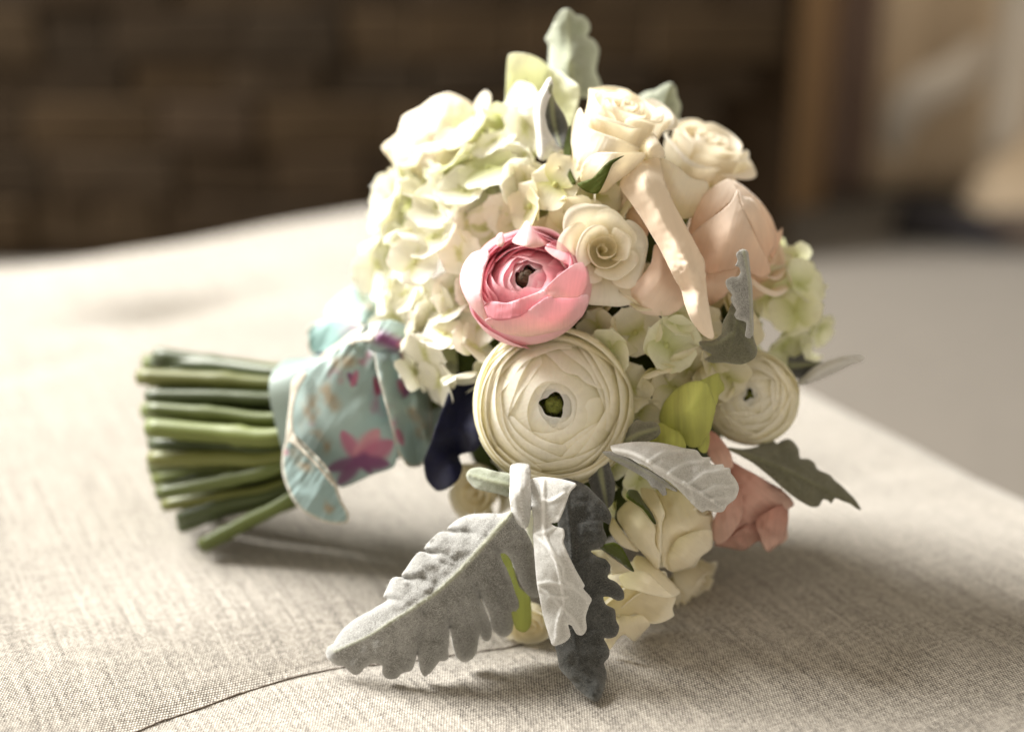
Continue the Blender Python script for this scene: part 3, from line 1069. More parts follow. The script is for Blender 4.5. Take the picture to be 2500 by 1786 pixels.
# white rose behind the peach one
WHITE_B = rose(1690, 430, 0.672, 112, (0.30, 0.72, 0.50), 2.0, 'white rose tucked behind the peach rose', M['white_rose'], 74, n=13, height=1.15,
     open_=0.55, inner=0.14, curl=0.2, outer_half=1.15, wave=0.06)
PEACH = rose(1720, 650, 0.662, 150, (0.66, 0.48, 0.56), 0.4, 'large peach garden rose', M['peach'], 85, n=14, height=1.15,
             open_=0.40, inner=0.14, curl=0.10, wave=0.04, outer_half=1.2, low=0.6)
SALMON = rose(1800, 1180, 0.652, 78, (0.50, -0.62, 0.35), 0.7, 'salmon pink rose under the olive grey leaf', M['salmon'], 96, n=11, height=1.25,
              open_=0.4, inner=0.14, curl=0.2, outer_half=1.1)
LOW_A = rose(1590, 1235, 0.634, 100, (0.72, -0.50, 0.42), 0.9, 'cream rose beneath the curled white leaf, its opening turned aside', M['cream_rose'], 107, n=14, height=1.5,
             open_=0.4, inner=0.14, curl=0.18, outer_half=1.1, wave=0.06)
LOW_B = rose(1500, 1400, 0.618, 92, (0.52, -0.72, 0.42), 2.2, 'cream rose resting on the linen beside the dark leaf', M['cream_rose'], 118, n=12, height=1.2,
             open_=0.55, inner=0.16, curl=0.2, outer_half=1.15, wave=0.06)
rose(1650, 1400, 0.655, 70, (0.6, -0.5, 0.4), 1.7, 'pale rose behind the two low cream roses', M['cream_rose'], 141, n=11, height=1.2, open_=0.4)
rose(1185, 1180, 0.672, 85, (-0.4, -0.2, 0.7), 1.2, 'pale cream rose half hidden behind the broad silver leaf', M['cream_rose'], 129, n=11, height=1.0, open_=0.5)
rose(1295, 1490, 0.632, 66, (-0.1, -0.5, 0.6), 1.0, 'ivory rose glimpsed between the broad leaf and the white leaf', M['cream_rose'], 133, n=10, height=1.0, open_=0.5)


# ---- hydrangea florets
def floret_mesh(mat, seed, cup=0.25, L=1.0, w=0.62):
    rnd = random.Random(seed)
    vs, fs, us = [], [], []
    nu, nv = 9, 9
    for k in range(4):
        ang = k * math.pi / 2 + rnd.uniform(-.2, .2)
        l = L * rnd.uniform(0.88, 1.1)
        ww = w * rnd.uniform(0.9, 1.15)
        c = cup * rnd.uniform(0.3, 1.7)
        lift = 0.02 + 0.05 * (k % 2)
        off = len(vs)
        ph = rnd.uniform(0, 6.28)
        for j in range(nv):
            v = j / (nv - 1)
            prof = max(0.0, (math.sin(math.pi * min(1, v ** 0.85 * 0.94 + 0.06)))) ** 0.55
            if v > 0.6:
                prof = max(prof * 0.0 + 1, 0) * math.sqrt(max(0.0, 1 - ((v - 0.6) / 0.4) ** 2)) * 0.98 + 0.02
            for i in range(nu):
                u = -1 + 2 * i / (nu - 1)
                y = u * ww * prof
                x = l * v * (1 - 0.06 * abs(u) * v)
                z = lift + c * v * v + 0.22 * u * u * prof * v * (1 if c > 0.15 else -0.6) + 0.05 * math.sin(u * 3 + ph) * v * v
                vs.append((x * math.cos(ang) - y * math.sin(ang), x * math.sin(ang) + y * math.cos(ang), z))
                us.append((u * 0.5 + 0.5, v))
        fs += grid_faces(nu, nv, off)
    # central bead
    off = len(vs)
    for j in range(5):
        a = math.pi / 2 * j / 4
        for i in range(8):
            t = i * math.pi / 4
            vs.append((0.12 * math.cos(a) * math.cos(t), 0.12 * math.cos(a) * math.sin(t), 0.02 + 0.14 * math.sin(a)))
            us.append((0.5, 0.02))
    for j in range(4):
        for i in range(8):
            fs.append((off + j * 8 + i, off + j * 8 + (i + 1) % 8, off + (j + 1) * 8 + (i + 1) % 8, off + (j + 1) * 8 + i))
    me = bpy.data.meshes.new('floret')
    me.from_pydata(vs, [], fs)
    uvl = me.uv_layers.new(name='UVMap')
    idx = np.empty(len(me.loops), dtype=np.int32)
    me.loops.foreach_get('vertex_index', idx)
    uvl.data.foreach_set('uv', np.asarray(us, dtype=np.float32)[idx].ravel())
    me.polygons.foreach_set('use_smooth', [True] * len(me.polygons))
    me.materials.append(mat)
    me.update()
    return me


FL = {k: [floret_mesh(M[k], 10 + i, cup=(0.15, 0.35, 0.5, 0.28, 0.05)[i % 5]) for i in range(7)] for k in ('hyd_w', 'hyd_g', 'hyd_t')}


def add_floret(parent, origin, pos, nrm, size, key, rnd):
    o = bpy.data.objects.new('floret', rnd.choice(FL[key]))
    COL.objects.link(o)
    o.parent = parent
    o.location = pos - origin
    o.rotation_mode = 'QUATERNION'
    o.rotation_quaternion = frame(None, nrm, rnd.uniform(0, 6.28)).to_quaternion()
    o.scale = (size, size, size)
    return o


def hydrangea(px, py, d, rx, ry, rz, n, size, key, label, seed, cone=-0.35, tiltr=0.45, mix=None, skip=None):
    """flower head: florets over an ellipsoid, radii in metres in camera axes (right, up, towards the camera)"""
    c = P(px, py, d)
    root = empty('hydrangea', c - BASE, bouquet)
    root['label'] = label
    rnd = random.Random(seed)
    ga = 2.39996
    for i in range(n):
        k = 1 - (1 - cone) * (i + 0.5) / n          # z towards camera from 1 down to cone
        rr = math.sqrt(max(0, 1 - k * k))
        a = i * ga
        x, y = rr * math.cos(a), rr * math.sin(a)
        jit = rnd.uniform(0.90, 1.06)
        pos = c + RGT * (x * rx * jit) + UPV * (y * ry * jit) - FWD * (k * rz * jit)
        nn = (RGT * (x / rx) + UPV * (y / ry) - FWD * (k / rz)).normalized()
        nn = (nn + Vector((rnd.gauss(0, tiltr), rnd.gauss(0, tiltr), rnd.gauss(0, tiltr)))).normalized()
        kk = mix if (mix and rnd.random() < 0.25) else key
        add_floret(root, c, pos, nn, size * rnd.uniform(0.8, 1.15), kk, rnd)
    return root, c


hydrangea(1105, 640, 0.690, 0.034, 0.050, 0.050, 74, 0.0140, 'hyd_w', 'white hydrangea head beside the pink ranunculus', 5, cone=-0.55, mix='hyd_g')
hydrangea(1235, 470, 0.670, 0.034, 0.034, 0.034, 34, 0.0135, 'hyd_w', 'white hydrangea head below the pale green bloom', 6, cone=-0.2, mix='hyd_g')
hydrangea(1130, 850, 0.655, 0.024, 0.020, 0.028, 18, 0.0130, 'hyd_w', 'white hydrangea florets hanging over the ribbon end', 7, cone=-0.2)
hydrangea(1575, 845, 0.646, 0.042, 0.036, 0.036, 46, 0.0115, 'hyd_t', 'ivory hydrangea head below the peach rose', 8, cone=0.0, mix='hyd_g')
hydrangea(1400, 500, 0.640, 0.026, 0.020, 0.024, 14, 0.0140, 'hyd_t', 'ivory hydrangea florets above the small cream rose', 9, cone=0.0)
hydrangea(1890, 770, 0.680, 0.020, 0.028, 0.028, 22, 0.0115, 'hyd_g', 'pale green hydrangea florets behind the upright grey leaf', 10, cone=-0.4)
hydrangea(1530, 1160, 0.628, 0.016, 0.016, 0.016, 12, 0.0090, 'hyd_g', 'tiny green hydrangea buds below the curled white leaf', 12, cone=-0.1)

# greens filling the heart of the bouquet
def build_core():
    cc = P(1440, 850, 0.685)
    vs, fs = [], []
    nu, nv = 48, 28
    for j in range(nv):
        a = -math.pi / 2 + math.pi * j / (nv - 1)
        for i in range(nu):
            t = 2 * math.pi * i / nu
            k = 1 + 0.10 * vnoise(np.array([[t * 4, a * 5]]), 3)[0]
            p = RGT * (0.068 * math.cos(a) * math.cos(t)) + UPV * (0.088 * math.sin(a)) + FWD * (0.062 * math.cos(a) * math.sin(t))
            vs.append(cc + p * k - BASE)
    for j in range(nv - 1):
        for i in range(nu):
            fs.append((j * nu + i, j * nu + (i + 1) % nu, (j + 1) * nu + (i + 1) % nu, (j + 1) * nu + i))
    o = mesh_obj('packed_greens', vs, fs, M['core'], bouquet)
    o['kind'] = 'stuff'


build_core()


# ---- silver leaves
M['wool'] = petal_mat('leaf_wool', [(0.0, srgb(206, 206, 202)), (1.0, srgb(220, 220, 216))], 0.4, tcol=(1, 1, 1, 1), streak=0.0, bump=0.0)
M['wool_d'] = petal_mat('dark_leaf_wool', [(0.0, srgb(120, 118, 112)), (1.0, srgb(132, 130, 124))], 0.3, tcol=(1, 1, 1, 1), streak=0.0, bump=0.0)


def leaf_hairs(o, density, seed, wool):
    """short matted wool: thin slivers lying on both faces and standing off the rim; density in hairs per square mm"""
    rnd = np.random.default_rng(seed)
    me = o.data
    co = np.empty(len(me.vertices) * 3, dtype=np.float32)
    me.vertices.foreach_get('co', co)
    co = co.reshape(-1, 3)
    tri = np.array([tuple(p.vertices)[:3] for p in me.polygons])
    a, b, c = co[tri[:, 0]], co[tri[:, 1]], co[tri[:, 2]]
    nr = np.cross(b - a, c - a)
    ar = np.linalg.norm(nr, axis=1)
    nr = nr / np.maximum(ar, 1e-12)[:, None]
    n = int(ar.sum() / 2 * 1e6 * density)
    k = rnd.choice(len(tri), n, p=ar / ar.sum())
    u, v = rnd.random(n), rnd.random(n)
    f = u + v > 1
    u[f], v[f] = 1 - u[f], 1 - v[f]
    p = a[k] + (b[k] - a[k]) * u[:, None] + (c[k] - a[k]) * v[:, None]
    side = np.where(rnd.random(n) < 0.7, 1.0, -1.0)[:, None]
    view = np.array(CAM - BASE) - p
    flip = np.sign((view * nr[k]).sum(1))[:, None]
    nn = nr[k] * flip * side
    d = rnd.normal(size=(n, 3))
    d -= (d * nn).sum(1)[:, None] * nn
    d /= np.linalg.norm(d, axis=1)[:, None]
    L = rnd.uniform(0.0007, 0.0019, n)[:, None]
    w = np.cross(d, nn) * 0.000035
    p = p + nn * 0.0004
    q1 = p + d * L * 0.55 + nn * L * rnd.uniform(0.05, 0.30, n)[:, None]
    q2 = q1 + (d + rnd.normal(size=(n, 3)) * 0.5) * L * 0.5 + nn * L * rnd.uniform(-0.1, 0.25, n)[:, None]
    vs = np.stack([p - w, p + w, q1 + w, q1 - w, q2], 1).reshape(-1, 3)
    i = np.arange(n) * 5
    fs = [(x, x + 1, x + 2, x + 3) for x in i] + [(x + 3, x + 2, x + 4) for x in i]
    h = mesh_obj('leaf_hairs', vs, fs, wool, o, False, np.tile([[0.5, 0.5]], (len(vs), 1)))
    h['kind'] = 'stuff'
def leaf(name, outline, mid, veins, depth, mat, label=None, fold=0.0, vein_h=0.0006, edge_curl=0.0, edge_w=14.0, wrinkle=0.0008, wr_scale=28.0,
         seed=0, spacing=6.0, thick=0.0006, rib_w=7.0, rim_pale=1.0, hairs=0, wool='wool', under=None, creases=(), crease_h=0.0025, thin=0.0, rib_sink=0.0, vein_mask=0.35, rib_mask=1.0):
    mid = np.array(mid, float)
    ms = catmull(mid, np.linspace(0, 1, 40)) if len(mid) > 2 else mid
    vsplines = [catmull(np.array(v, float), np.linspace(0, 1, 20)) if len(v) > 2 else np.array(v, float) for v in veins]

    def bump(q, edge, ctx):
        dm, fr = seg_dist(q, ms)
        ctx['dm'], ctx['fr'] = dm, fr
        out = -fold * np.sqrt(dm ** 2 + 36) / 100.0
        w = rib_w * (1.1 - 0.75 * fr)
        ctx['rib'] = np.clip(1.4 - dm / w, 0, 1)
        out += (rib_sink - 0.0012) * np.exp(-(dm / (w * 1.1)) ** 2)
        vm = np.zeros(len(q))
        for vsp in vsplines:
            dv, _ = seg_dist(q, vsp)
            vm = np.maximum(vm, np.exp(-(dv / 4.0) ** 2))
        ctx['vm'] = vm
        out -= vein_h * vm
        for cr in creases:
            dc, fc = seg_dist(q, cr)
            out += crease_h * np.exp(-(dc / 7.0) ** 2) * (1 - 0.7 * fc)
        out += edge_curl * np.exp(-(edge / edge_w) ** 2)
        out += wrinkle * (vnoise(q / wr_scale, seed) + 0.5 * vnoise(q / (wr_scale * 0.45), seed + 1)) * np.clip(dm / 20, 0, 1)
        return out

    def color(q, edge, ctx):
        c = np.zeros((len(q), 4))
        c[:, 0] = np.clip(rib_mask * ctx['rib'] + vein_mask * ctx['vm'], 0, 1)
        c[:, 1] = rim_pale * np.exp(-(edge / 9.0) ** 2)
        c[:, 2] = thin * np.clip(0.5 + 0.5 * vnoise(q / 60.0, seed + 5), 0, 1)
        c[:, 3] = 1
        return c
    o = sheet(name, outline, depth, mat, bouquet, BASE, spacing, bump, color, thick, step=spacing)
    if label:
        o['label'] = label
    if under is not None:
        o.parent = under
    if hairs:
        leaf_hairs(o, hairs, seed, M[wool])
    return o


z6 = lambda p: zz(750, 1150, 2.706, p)
z4 = lambda p: zz(1450, 700, 2.953, p)
z2 = lambda p: zz(1300, 300, 2.953, p)
z1 = lambda p: zz(900, 0, 2.706, p)
z7 = lambda p: zz(300, 640, 2.194, p)

big_outline = z6([(1350, 262), (1290, 280), (1200, 278), (1080, 285), (1010, 310), (960, 345), (925, 380), (965, 402), (890, 400), (850, 418), (800, 470), (775, 515), (835, 548),
                  (745, 532), (700, 575), (660, 635), (625, 690), (690, 715), (590, 697), (555, 715), (530, 770), (505, 825), (535, 850), (460, 895), (440, 910), (380, 940),
                  (320, 975), (240, 1040), (190, 1110), (180, 1135), (140, 1160), (125, 1195), (140, 1235), (190, 1275), (250, 1285), (270, 1310),
                  (310, 1340), (350, 1330), (385, 1290), (430, 1265), (495, 1275), (497, 1330), (530, 1365), (590, 1365), (625, 1330), (660, 1320),
                  (690, 1310), (710, 1265), (728, 1200), (742, 1295), (770, 1350), (810, 1330), (850, 1280), (875, 1250), (910, 1250), (935, 1225),
                  (930, 1180), (938, 1110), (940, 1020), (962, 1140), (985, 1220), (1030, 1258), (1090, 1235), (1120, 1180), (1128, 1130), (1140, 1070), (1160, 1110), (1190, 1120), (1215, 1090), (1215, 1020), (1180, 930), (1135, 820), (1195, 920), (1225, 1040), (1270, 1085), (1310, 1090), (1350, 1060),
                  (1365, 990), (1370, 930), (1395, 900), (1395, 860), (1370, 790), (1340, 700), (1310, 630), (1280, 570), (1275, 540), (1300, 535),
                  (1340, 570), (1370, 640), (1400, 720), (1430, 780), (1460, 815), (1500, 830), (1530, 820), (1525, 700), (1510, 560), (1470, 440),
                  (1420, 360), (1372, 300)])
big_mid = z6([(1360, 262), (1100, 560), (900, 760), (720, 890), (560, 990), (400, 1090), (170, 1195)])
leaf('silver_leaf', big_outline, big_mid,
     [z6([(1190, 470), (1050, 430), (930, 410)]), z6([(1010, 650), (850, 590), (740, 560)]), z6([(820, 815), (660, 760), (570, 730)]),
      z6([(1130, 570), (1220, 740), (1330, 960)]), z6([(930, 740), (1060, 940), (1060, 1180)]), z6([(740, 880), (830, 1060), (790, 1290)]),
      z6([(560, 990), (590, 1150), (560, 1320)])],
     [(800, 1585, 0.604), (1240, 1255, 0.585), (930, 1390, 0.590), (1060, 1290, 0.588), (1100, 1270, 0.594), (870, 1450, 0.598), (960, 1640, 0.586), (1130, 1600, 0.588),
      (1240, 1540, 0.592), (1300, 1450, 0.592), (1090, 1430, 0.583), (860, 1620, 0.596), (960, 1510, 0.587), (1030, 1640, 0.582)],
     M['felt'], 'broad lobed silver grey leaf with a pale green midrib', fold=-0.009, vein_h=-0.0008, edge_curl=0.0028, wrinkle=0.0016, wr_scale=36, seed=3, spacing=5.0,
     thin=0.9, rib_w=5.5, thick=0.0005, vein_mask=0.0, hairs=2.2, creases=[z6([(925, 395), (1060, 405), (1190, 440)]), z6([(790, 530), (900, 545), (1010, 620)]), z6([(640, 705), (760, 700), (850, 760)]),
     z6([(515, 840), (600, 850), (680, 890)]), z6([(728, 1200), (760, 1050), (770, 930)]), z6([(940, 1020), (930, 900), (900, 800)]), z6([(1135, 820), (1100, 720), (1060, 640)]), z6([(1275, 540), (1230, 470), (1200, 440)])], crease_h=0.0026)

white_outline = z6([(1465, 60), (1480, 200), (1498, 330), (1493, 400), (1503, 540), (1520, 740), (1545, 880), (1560, 960), (1600, 1090), (1625, 1150), (1700, 1128),
                    (1738, 1085), (1722, 1012), (1748, 1020), (1782, 1075), (1820, 1080), (1845, 1040), (1840, 960), (1860, 890), (1877, 840), (1822, 770), (1832, 750),
                    (1780, 660), (1730, 560), (1692, 470), (1700, 420), (1690, 378), (1640, 365), (1612, 343), (1655, 333), (1692, 260), (1735, 140), (1775, 80), (1600, 40)])
leaf('silver_leaf', white_outline, z6([(1560, 60), (1560, 250), (1570, 420), (1630, 560), (1660, 640), (1680, 760), (1690, 880), (1650, 1010), (1640, 1130)]),
     [z6([(1505, 410), (1580, 400), (1640, 365)]), z6([(1500, 420), (1600, 510), (1650, 570)]), z6([(1520, 760), (1620, 830), (1680, 900), (1760, 980), (1800, 1050)]),
      z6([(1525, 745), (1590, 735), (1680, 745)]), z6([(1680, 900), (1660, 1000), (1655, 1100)]), z6([(1690, 760), (1760, 770), (1850, 840)]), z6([(1600, 830), (1720, 830)]),
      z6([(1660, 580), (1690, 640), (1700, 720), (1760, 750)]), z6([(1500, 170), (1600, 200), (1700, 150)])],
     [(1300, 1180, 0.588), (1400, 1180, 0.578), (1305, 1300, 0.583), (1390, 1300, 0.572), (1315, 1440, 0.580), (1400, 1400, 0.574), (1425, 1430, 0.580), (1360, 1570, 0.577), (1430, 1540, 0.580), (1440, 1470, 0.582), (1335, 1500, 0.580)],
     M['felt_w'], 'narrow white leaf showing its veined underside, hanging below the large cream ranunculus', fold=-0.002, vein_h=0.0010, edge_curl=0.001, wrinkle=0.0004, wr_scale=30, seed=8, spacing=4.0,
     rib_w=4, rib_sink=0.0, vein_mask=0.5, thin=0.8, hairs=0.8)

dark_outline = z6([(1640, 60), (1770, 60), (1850, 100), (1920, 170), (1985, 240), (2010, 300), (1995, 350), (1955, 330), (1955, 380), (1975, 430), (1960, 490), (1900, 510),
                   (1872, 525), (1910, 560), (1970, 580), (2005, 630), (1985, 700), (2040, 730), (2090, 790), (2090, 840), (2050, 852), (1990, 825), (1955, 830), (1975, 880),
                   (2030, 910), (2040, 980), (2062, 1030), (2040, 1085), (1990, 1100), (1960, 1100), (1995, 1180), (1990, 1230), (1960, 1265), (1978, 1330), (1965, 1420),
                   (1940, 1495), (1900, 1517), (1850, 1490), (1790, 1440), (1740, 1380), (1690, 1330), (1665, 1290), (1650, 1200), (1640, 1150), (1700, 1100), (1720, 900), (1690, 600), (1650, 300)])
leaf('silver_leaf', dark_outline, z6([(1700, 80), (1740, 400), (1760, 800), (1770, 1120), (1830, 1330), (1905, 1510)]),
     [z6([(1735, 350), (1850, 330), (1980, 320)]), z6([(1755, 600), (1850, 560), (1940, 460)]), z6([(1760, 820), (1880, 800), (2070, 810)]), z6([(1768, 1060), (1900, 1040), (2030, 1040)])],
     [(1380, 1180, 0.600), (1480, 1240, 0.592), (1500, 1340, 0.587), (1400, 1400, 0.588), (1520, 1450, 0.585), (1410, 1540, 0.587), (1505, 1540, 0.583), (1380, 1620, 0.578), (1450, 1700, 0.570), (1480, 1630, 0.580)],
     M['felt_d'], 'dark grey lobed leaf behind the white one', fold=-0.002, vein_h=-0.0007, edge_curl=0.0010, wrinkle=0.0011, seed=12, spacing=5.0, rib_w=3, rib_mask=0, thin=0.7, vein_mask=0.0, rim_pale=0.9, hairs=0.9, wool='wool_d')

leaf('silver_leaf', z6([(1350, -40), (1342, 80), (1340, 180), (1355, 270), (1390, 340), (1425, 372), (1455, 365), (1470, 300), (1478, 200), (1472, 80), (1465, -40)]),
     z6([(1405, -40), (1410, 150), (1430, 360)]), [], [(1245, 1140, 0.594), (1300, 1140, 0.592), (1248, 1240, 0.583), (1298, 1240, 0.584), (1275, 1200, 0.577), (1280, 1285, 0.582)],
     M['felt_w'], 'slim pale finger of leaf below the large cream ranunculus', fold=0.0, edge_curl=0.004, edge_w=10, seed=15, spacing=4.5, rib_w=2, thin=0.8, rim_pale=0.4, hairs=1.8)
leaf('silver_leaf', z6([(1370, 30), (1250, 0), (1150, -25), (1080, -15), (1055, 20), (1065, 60), (1110, 110), (1180, 130), (1260, 145), (1370, 170)]),
     z6([(1370, 100), (1200, 60), (1065, 20)]), [], [(1140, 1155, 0.612), (1255, 1185, 0.598), (1200, 1150, 0.603), (1200, 1198, 0.603)],
     M['felt_g'], 'small rounded green grey leaf near the navy ribbon', fold=-0.003, edge_curl=0.001, seed=16, spacing=5, rib_w=5, thin=0.5, hairs=1.0)

# right-hand leaves
leaf('silver_leaf', z4([(960, 1160), (1070, 1170), (1180, 1150), (1260, 1090), (1320, 1130), (1350, 1110), (1400, 1095), (1440, 1120), (1475, 1170), (1480, 1220), (1490, 1240),
                        (1540, 1240), (1590, 1270), (1605, 1310), (1640, 1330), (1700, 1355), (1730, 1390), (1790, 1440), (1830, 1480), (1880, 1530), (1925, 1605), (1890, 1590),
                        (1850, 1560), (1800, 1545), (1740, 1520), (1710, 1560), (1690, 1540), (1650, 1530), (1620, 1580), (1570, 1585), (1480, 1540), (1400, 1480),
                        (1330, 1420), (1240, 1340), (1150, 1270), (1060, 1220)]),
     z4([(960, 1165), (1300, 1285), (1600, 1425), (1920, 1602)]), [z4([(1200, 1250), (1330, 1180), (1420, 1120)]), z4([(1400, 1330), (1500, 1290), (1580, 1280)]), z4([(1350, 1305), (1450, 1420), (1560, 1570)])],
     [(1775, 1095, 0.628), (1900, 1075, 0.640), (1930, 1150, 0.628), (2000, 1150, 0.632), (2100, 1243, 0.632), (1900, 1185, 0.622), (1985, 1235, 0.628)],
     M['felt_o'], 'olive grey toothed leaf pointing away from the salmon rose', fold=-0.003, edge_curl=0.001, seed=21, spacing=6, thin=0.4, rim_pale=0.2, vein_mask=0.1, rib_mask=0.3, rib_w=5)

curl_outline = z4([(120, 1150), (200, 1130), (290, 1120), (400, 1120), (500, 1130), (590, 1150), (650, 1165), (740, 1180), (780, 1228), (840, 1230), (830, 1262), (860, 1285),
                   (930, 1280), (938, 1302), (980, 1310), (982, 1340), (1020, 1390), (1042, 1450), (1020, 1520), (960, 1570), (930, 1615), (880, 1620), (820, 1605),
                   (780, 1620), (740, 1590), (680, 1530), (600, 1450), (540, 1400), (470, 1360), (390, 1300), (320, 1270), (250, 1230), (150, 1195)])
CURL = leaf('silver_leaf', curl_outline, z4([(120, 1170), (300, 1210), (450, 1300), (600, 1390), (760, 1480), (930, 1590)]),
     [z4([(400, 1260), (500, 1200), (640, 1180)]), z4([(540, 1350), (650, 1280), (800, 1260)]), z4([(680, 1430), (800, 1350), (950, 1320)]), z4([(780, 1480), (900, 1440), (1020, 1430)]),
      z4([(850, 1530), (900, 1520), (1000, 1520)]), z4([(650, 1410), (700, 1470), (720, 1560)])],
     [(1500, 1095, 0.590), (1560, 1085, 0.586), (1650, 1090, 0.588), (1600, 1130, 0.578), (1730, 1120, 0.584), (1660, 1170, 0.577), (1780, 1160, 0.580), (1800, 1200, 0.582), (1740, 1245, 0.580), (1700, 1235, 0.580), (1740, 1190, 0.576)],
     M['felt_w'], 'curled white leaf with scalloped rim over the low cream rose', fold=0.002, vein_h=0.0014, edge_curl=0.0035, edge_w=12, wrinkle=0.0009, seed=25, spacing=4.2, rib_w=5, rib_sink=-0.001, vein_mask=0.35, thin=0.8, hairs=0.6)
leaf('leaf_fold', z4([(60, 1190), (150, 1190), (250, 1240), (330, 1285), (400, 1320), (480, 1370), (545, 1420), (600, 1470), (560, 1460), (515, 1440), (525, 1495), (500, 1502), (460, 1455), (420, 1440), (395, 1400),
                        (380, 1385), (310, 1340), (240, 1300), (130, 1240)]),
     z4([(60, 1200), (300, 1290), (590, 1465)]), [], [(1500, 1110, 0.594), (1580, 1155, 0.586), (1640, 1190, 0.584), (1600, 1200, 0.590), (1550, 1150, 0.594)],
     M['felt'], 'grey lower half of the curled white leaf', under=CURL, seed=27, spacing=4.5, edge_curl=0.001, thin=0.6, rib_w=3, hairs=1.2)
leaf('silver_leaf', z4([(200, 1090), (250, 1020), (310, 960), (370, 975), (430, 972), (470, 1000), (477, 1050), (440, 1092), (390, 1112), (300, 1140), (200, 1150)]),
     z4([(220, 1120), (330, 1060), (460, 1020)]), [], [(1530, 1080, 0.604), (1600, 1040, 0.594), (1560, 1030, 0.600), (1585, 1075, 0.594)],
     M['felt_o'], 'small rounded grey lobe beside the large cream ranunculus', seed=29, spacing=4.5, edge_curl=0.0015, thin=0.3)
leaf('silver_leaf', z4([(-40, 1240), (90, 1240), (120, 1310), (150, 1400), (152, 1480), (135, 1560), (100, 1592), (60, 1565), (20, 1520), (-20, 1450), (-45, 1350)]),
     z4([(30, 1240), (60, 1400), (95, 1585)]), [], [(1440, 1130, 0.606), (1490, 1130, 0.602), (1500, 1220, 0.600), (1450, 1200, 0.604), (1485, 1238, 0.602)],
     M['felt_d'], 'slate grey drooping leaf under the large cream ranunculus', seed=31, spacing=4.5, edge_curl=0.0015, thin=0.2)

# upright grey leaf by the peach rose
up_outline = z2([(1470, 950), (1490, 920), (1520, 912), (1550, 930), (1560, 1000), (1570, 1100), (1582, 1200), (1585, 1350), (1590, 1500), (1570, 1550), (1535, 1540), (1540, 1500),
                 (1545, 1440), (1510, 1425), (1470, 1410), (1455, 1380), (1470, 1350), (1440, 1300), (1430, 1260), (1440, 1240), (1410, 1200), (1395, 1160), (1400, 1130),
                 (1440, 1110), (1475, 1110), (1500, 1080), (1490, 1040), (1465, 1030), (1480, 990)])
UPR = leaf('silver_leaf', up_outline, z2([(1520, 920), (1560, 1150), (1575, 1540)]), [], [(1820, 620, 0.588), (1790, 690, 0.586), (1832, 700, 0.590), (1830, 800, 0.590), (1800, 770, 0.586), (1828, 820, 0.590)],
     M['felt'], 'upright narrow grey leaf with wavy lobes before the peach rose', seed=33, spacing=4.5, edge_curl=0.0012, edge_w=8, thin=0.7, rib_w=3, rim_pale=1.2, wrinkle=0.0008, hairs=1.6)
leaf('leaf_base', z4([(1020, 60), (960, 200), (930, 260), (920, 340), (860, 385), (760, 395), (790, 450), (850, 485), (800, 520), (850, 545), (940, 545), (1060, 558), (1135, 530),
                        (1165, 500), (1176, 450), (1150, 370), (1145, 300), (1145, 150), (1100, 50)]),
     z4([(1080, 60), (1020, 300), (960, 540)]), [z4([(1030, 250), (1100, 350), (1160, 450)]), z4([(1010, 330), (900, 400), (800, 420)])],
     [(1800, 740, 0.596), (1770, 830, 0.598), (1730, 850, 0.604), (1840, 850, 0.600), (1790, 885, 0.600), (1830, 870, 0.596)],
     M['felt_o'], 'grey leaf base spread beneath the upright narrow leaf', under=UPR, seed=35, spacing=5, thin=0.2, rim_pale=0.6, edge_curl=0.0015, rib_mask=0.25, rib_w=4)
leaf('silver_leaf', z4([(1400, 500), (1440, 510), (1510, 478), (1522, 520), (1590, 540), (1655, 550), (1600, 600), (1530, 695), (1470, 660), (1400, 640)]), z4([(1400, 570), (1640, 555)]), [],
     [(1935, 880, 0.655), (1965, 870, 0.655), (2010, 886, 0.650), (1965, 930, 0.652)], M['felt_d'], 'dark leaf tip poking out beside the second ranunculus', seed=37, spacing=5)
leaf('silver_leaf', z4([(1460, 690), (1520, 640), (1545, 615), (1600, 570), (1700, 530), (1800, 500), (1900, 488), (1950, 505), (1930, 532), (1850, 560), (1750, 612), (1640, 660), (1560, 690), (1490, 710)]),
     z4([(1480, 700), (1700, 580), (1945, 505)]), [], [(1960, 930, 0.650), (2020, 890, 0.640), (2108, 870, 0.630), (2050, 910, 0.642)], M['felt_w'],
     'rolled white leaf tip pointing past the second ranunculus', seed=38, spacing=5, edge_curl=0.004, edge_w=10)

# top leaves
leaf('silver_leaf', z1([(1190, 430), (1195, 300), (1170, 260), (1190, 220), (1215, 170), (1240, 110), (1280, 65), (1330, 65), (1370, 100), (1420, 110), (1455, 150), (1460, 200),
                        (1440, 240), (1490, 270), (1520, 330), (1510, 400), (1500, 470), (1530, 550), (1545, 640), (1350, 640), (1200, 560)]),
     z1([(1330, 640), (1325, 300), (1310, 70)]), [], [(1340, 160, 0.690), (1390, 30, 0.672), (1390, 150, 0.665), (1455, 120, 0.690), (1460, 200, 0.694), (1392, 220, 0.668)],
     M['felt_g'], 'tall pale leaf standing at the top of the bouquet', fold=0.010, seed=41, spacing=6, edge_curl=0.003, rim_pale=2.0, rib_w=9)
leaf('silver_leaf', z1([(1790, 640), (1860, 600), (1890, 600), (1950, 560), (2000, 545), (2030, 580), (2040, 640), (2065, 700), (2050, 770), (2060, 800), (2010, 850), (1960, 850), (1880, 850), (1800, 740)]),
     z1([(1900, 840), (1950, 700), (2005, 555)]), [], [(1580, 240, 0.690), (1640, 205, 0.676), (1660, 270, 0.684), (1620, 300, 0.680)],
     M['felt_g'], 'small pale leaf tip behind the tall white rose', fold=0.003, seed=43, spacing=6, edge_curl=0.003, rim_pale=1.6)
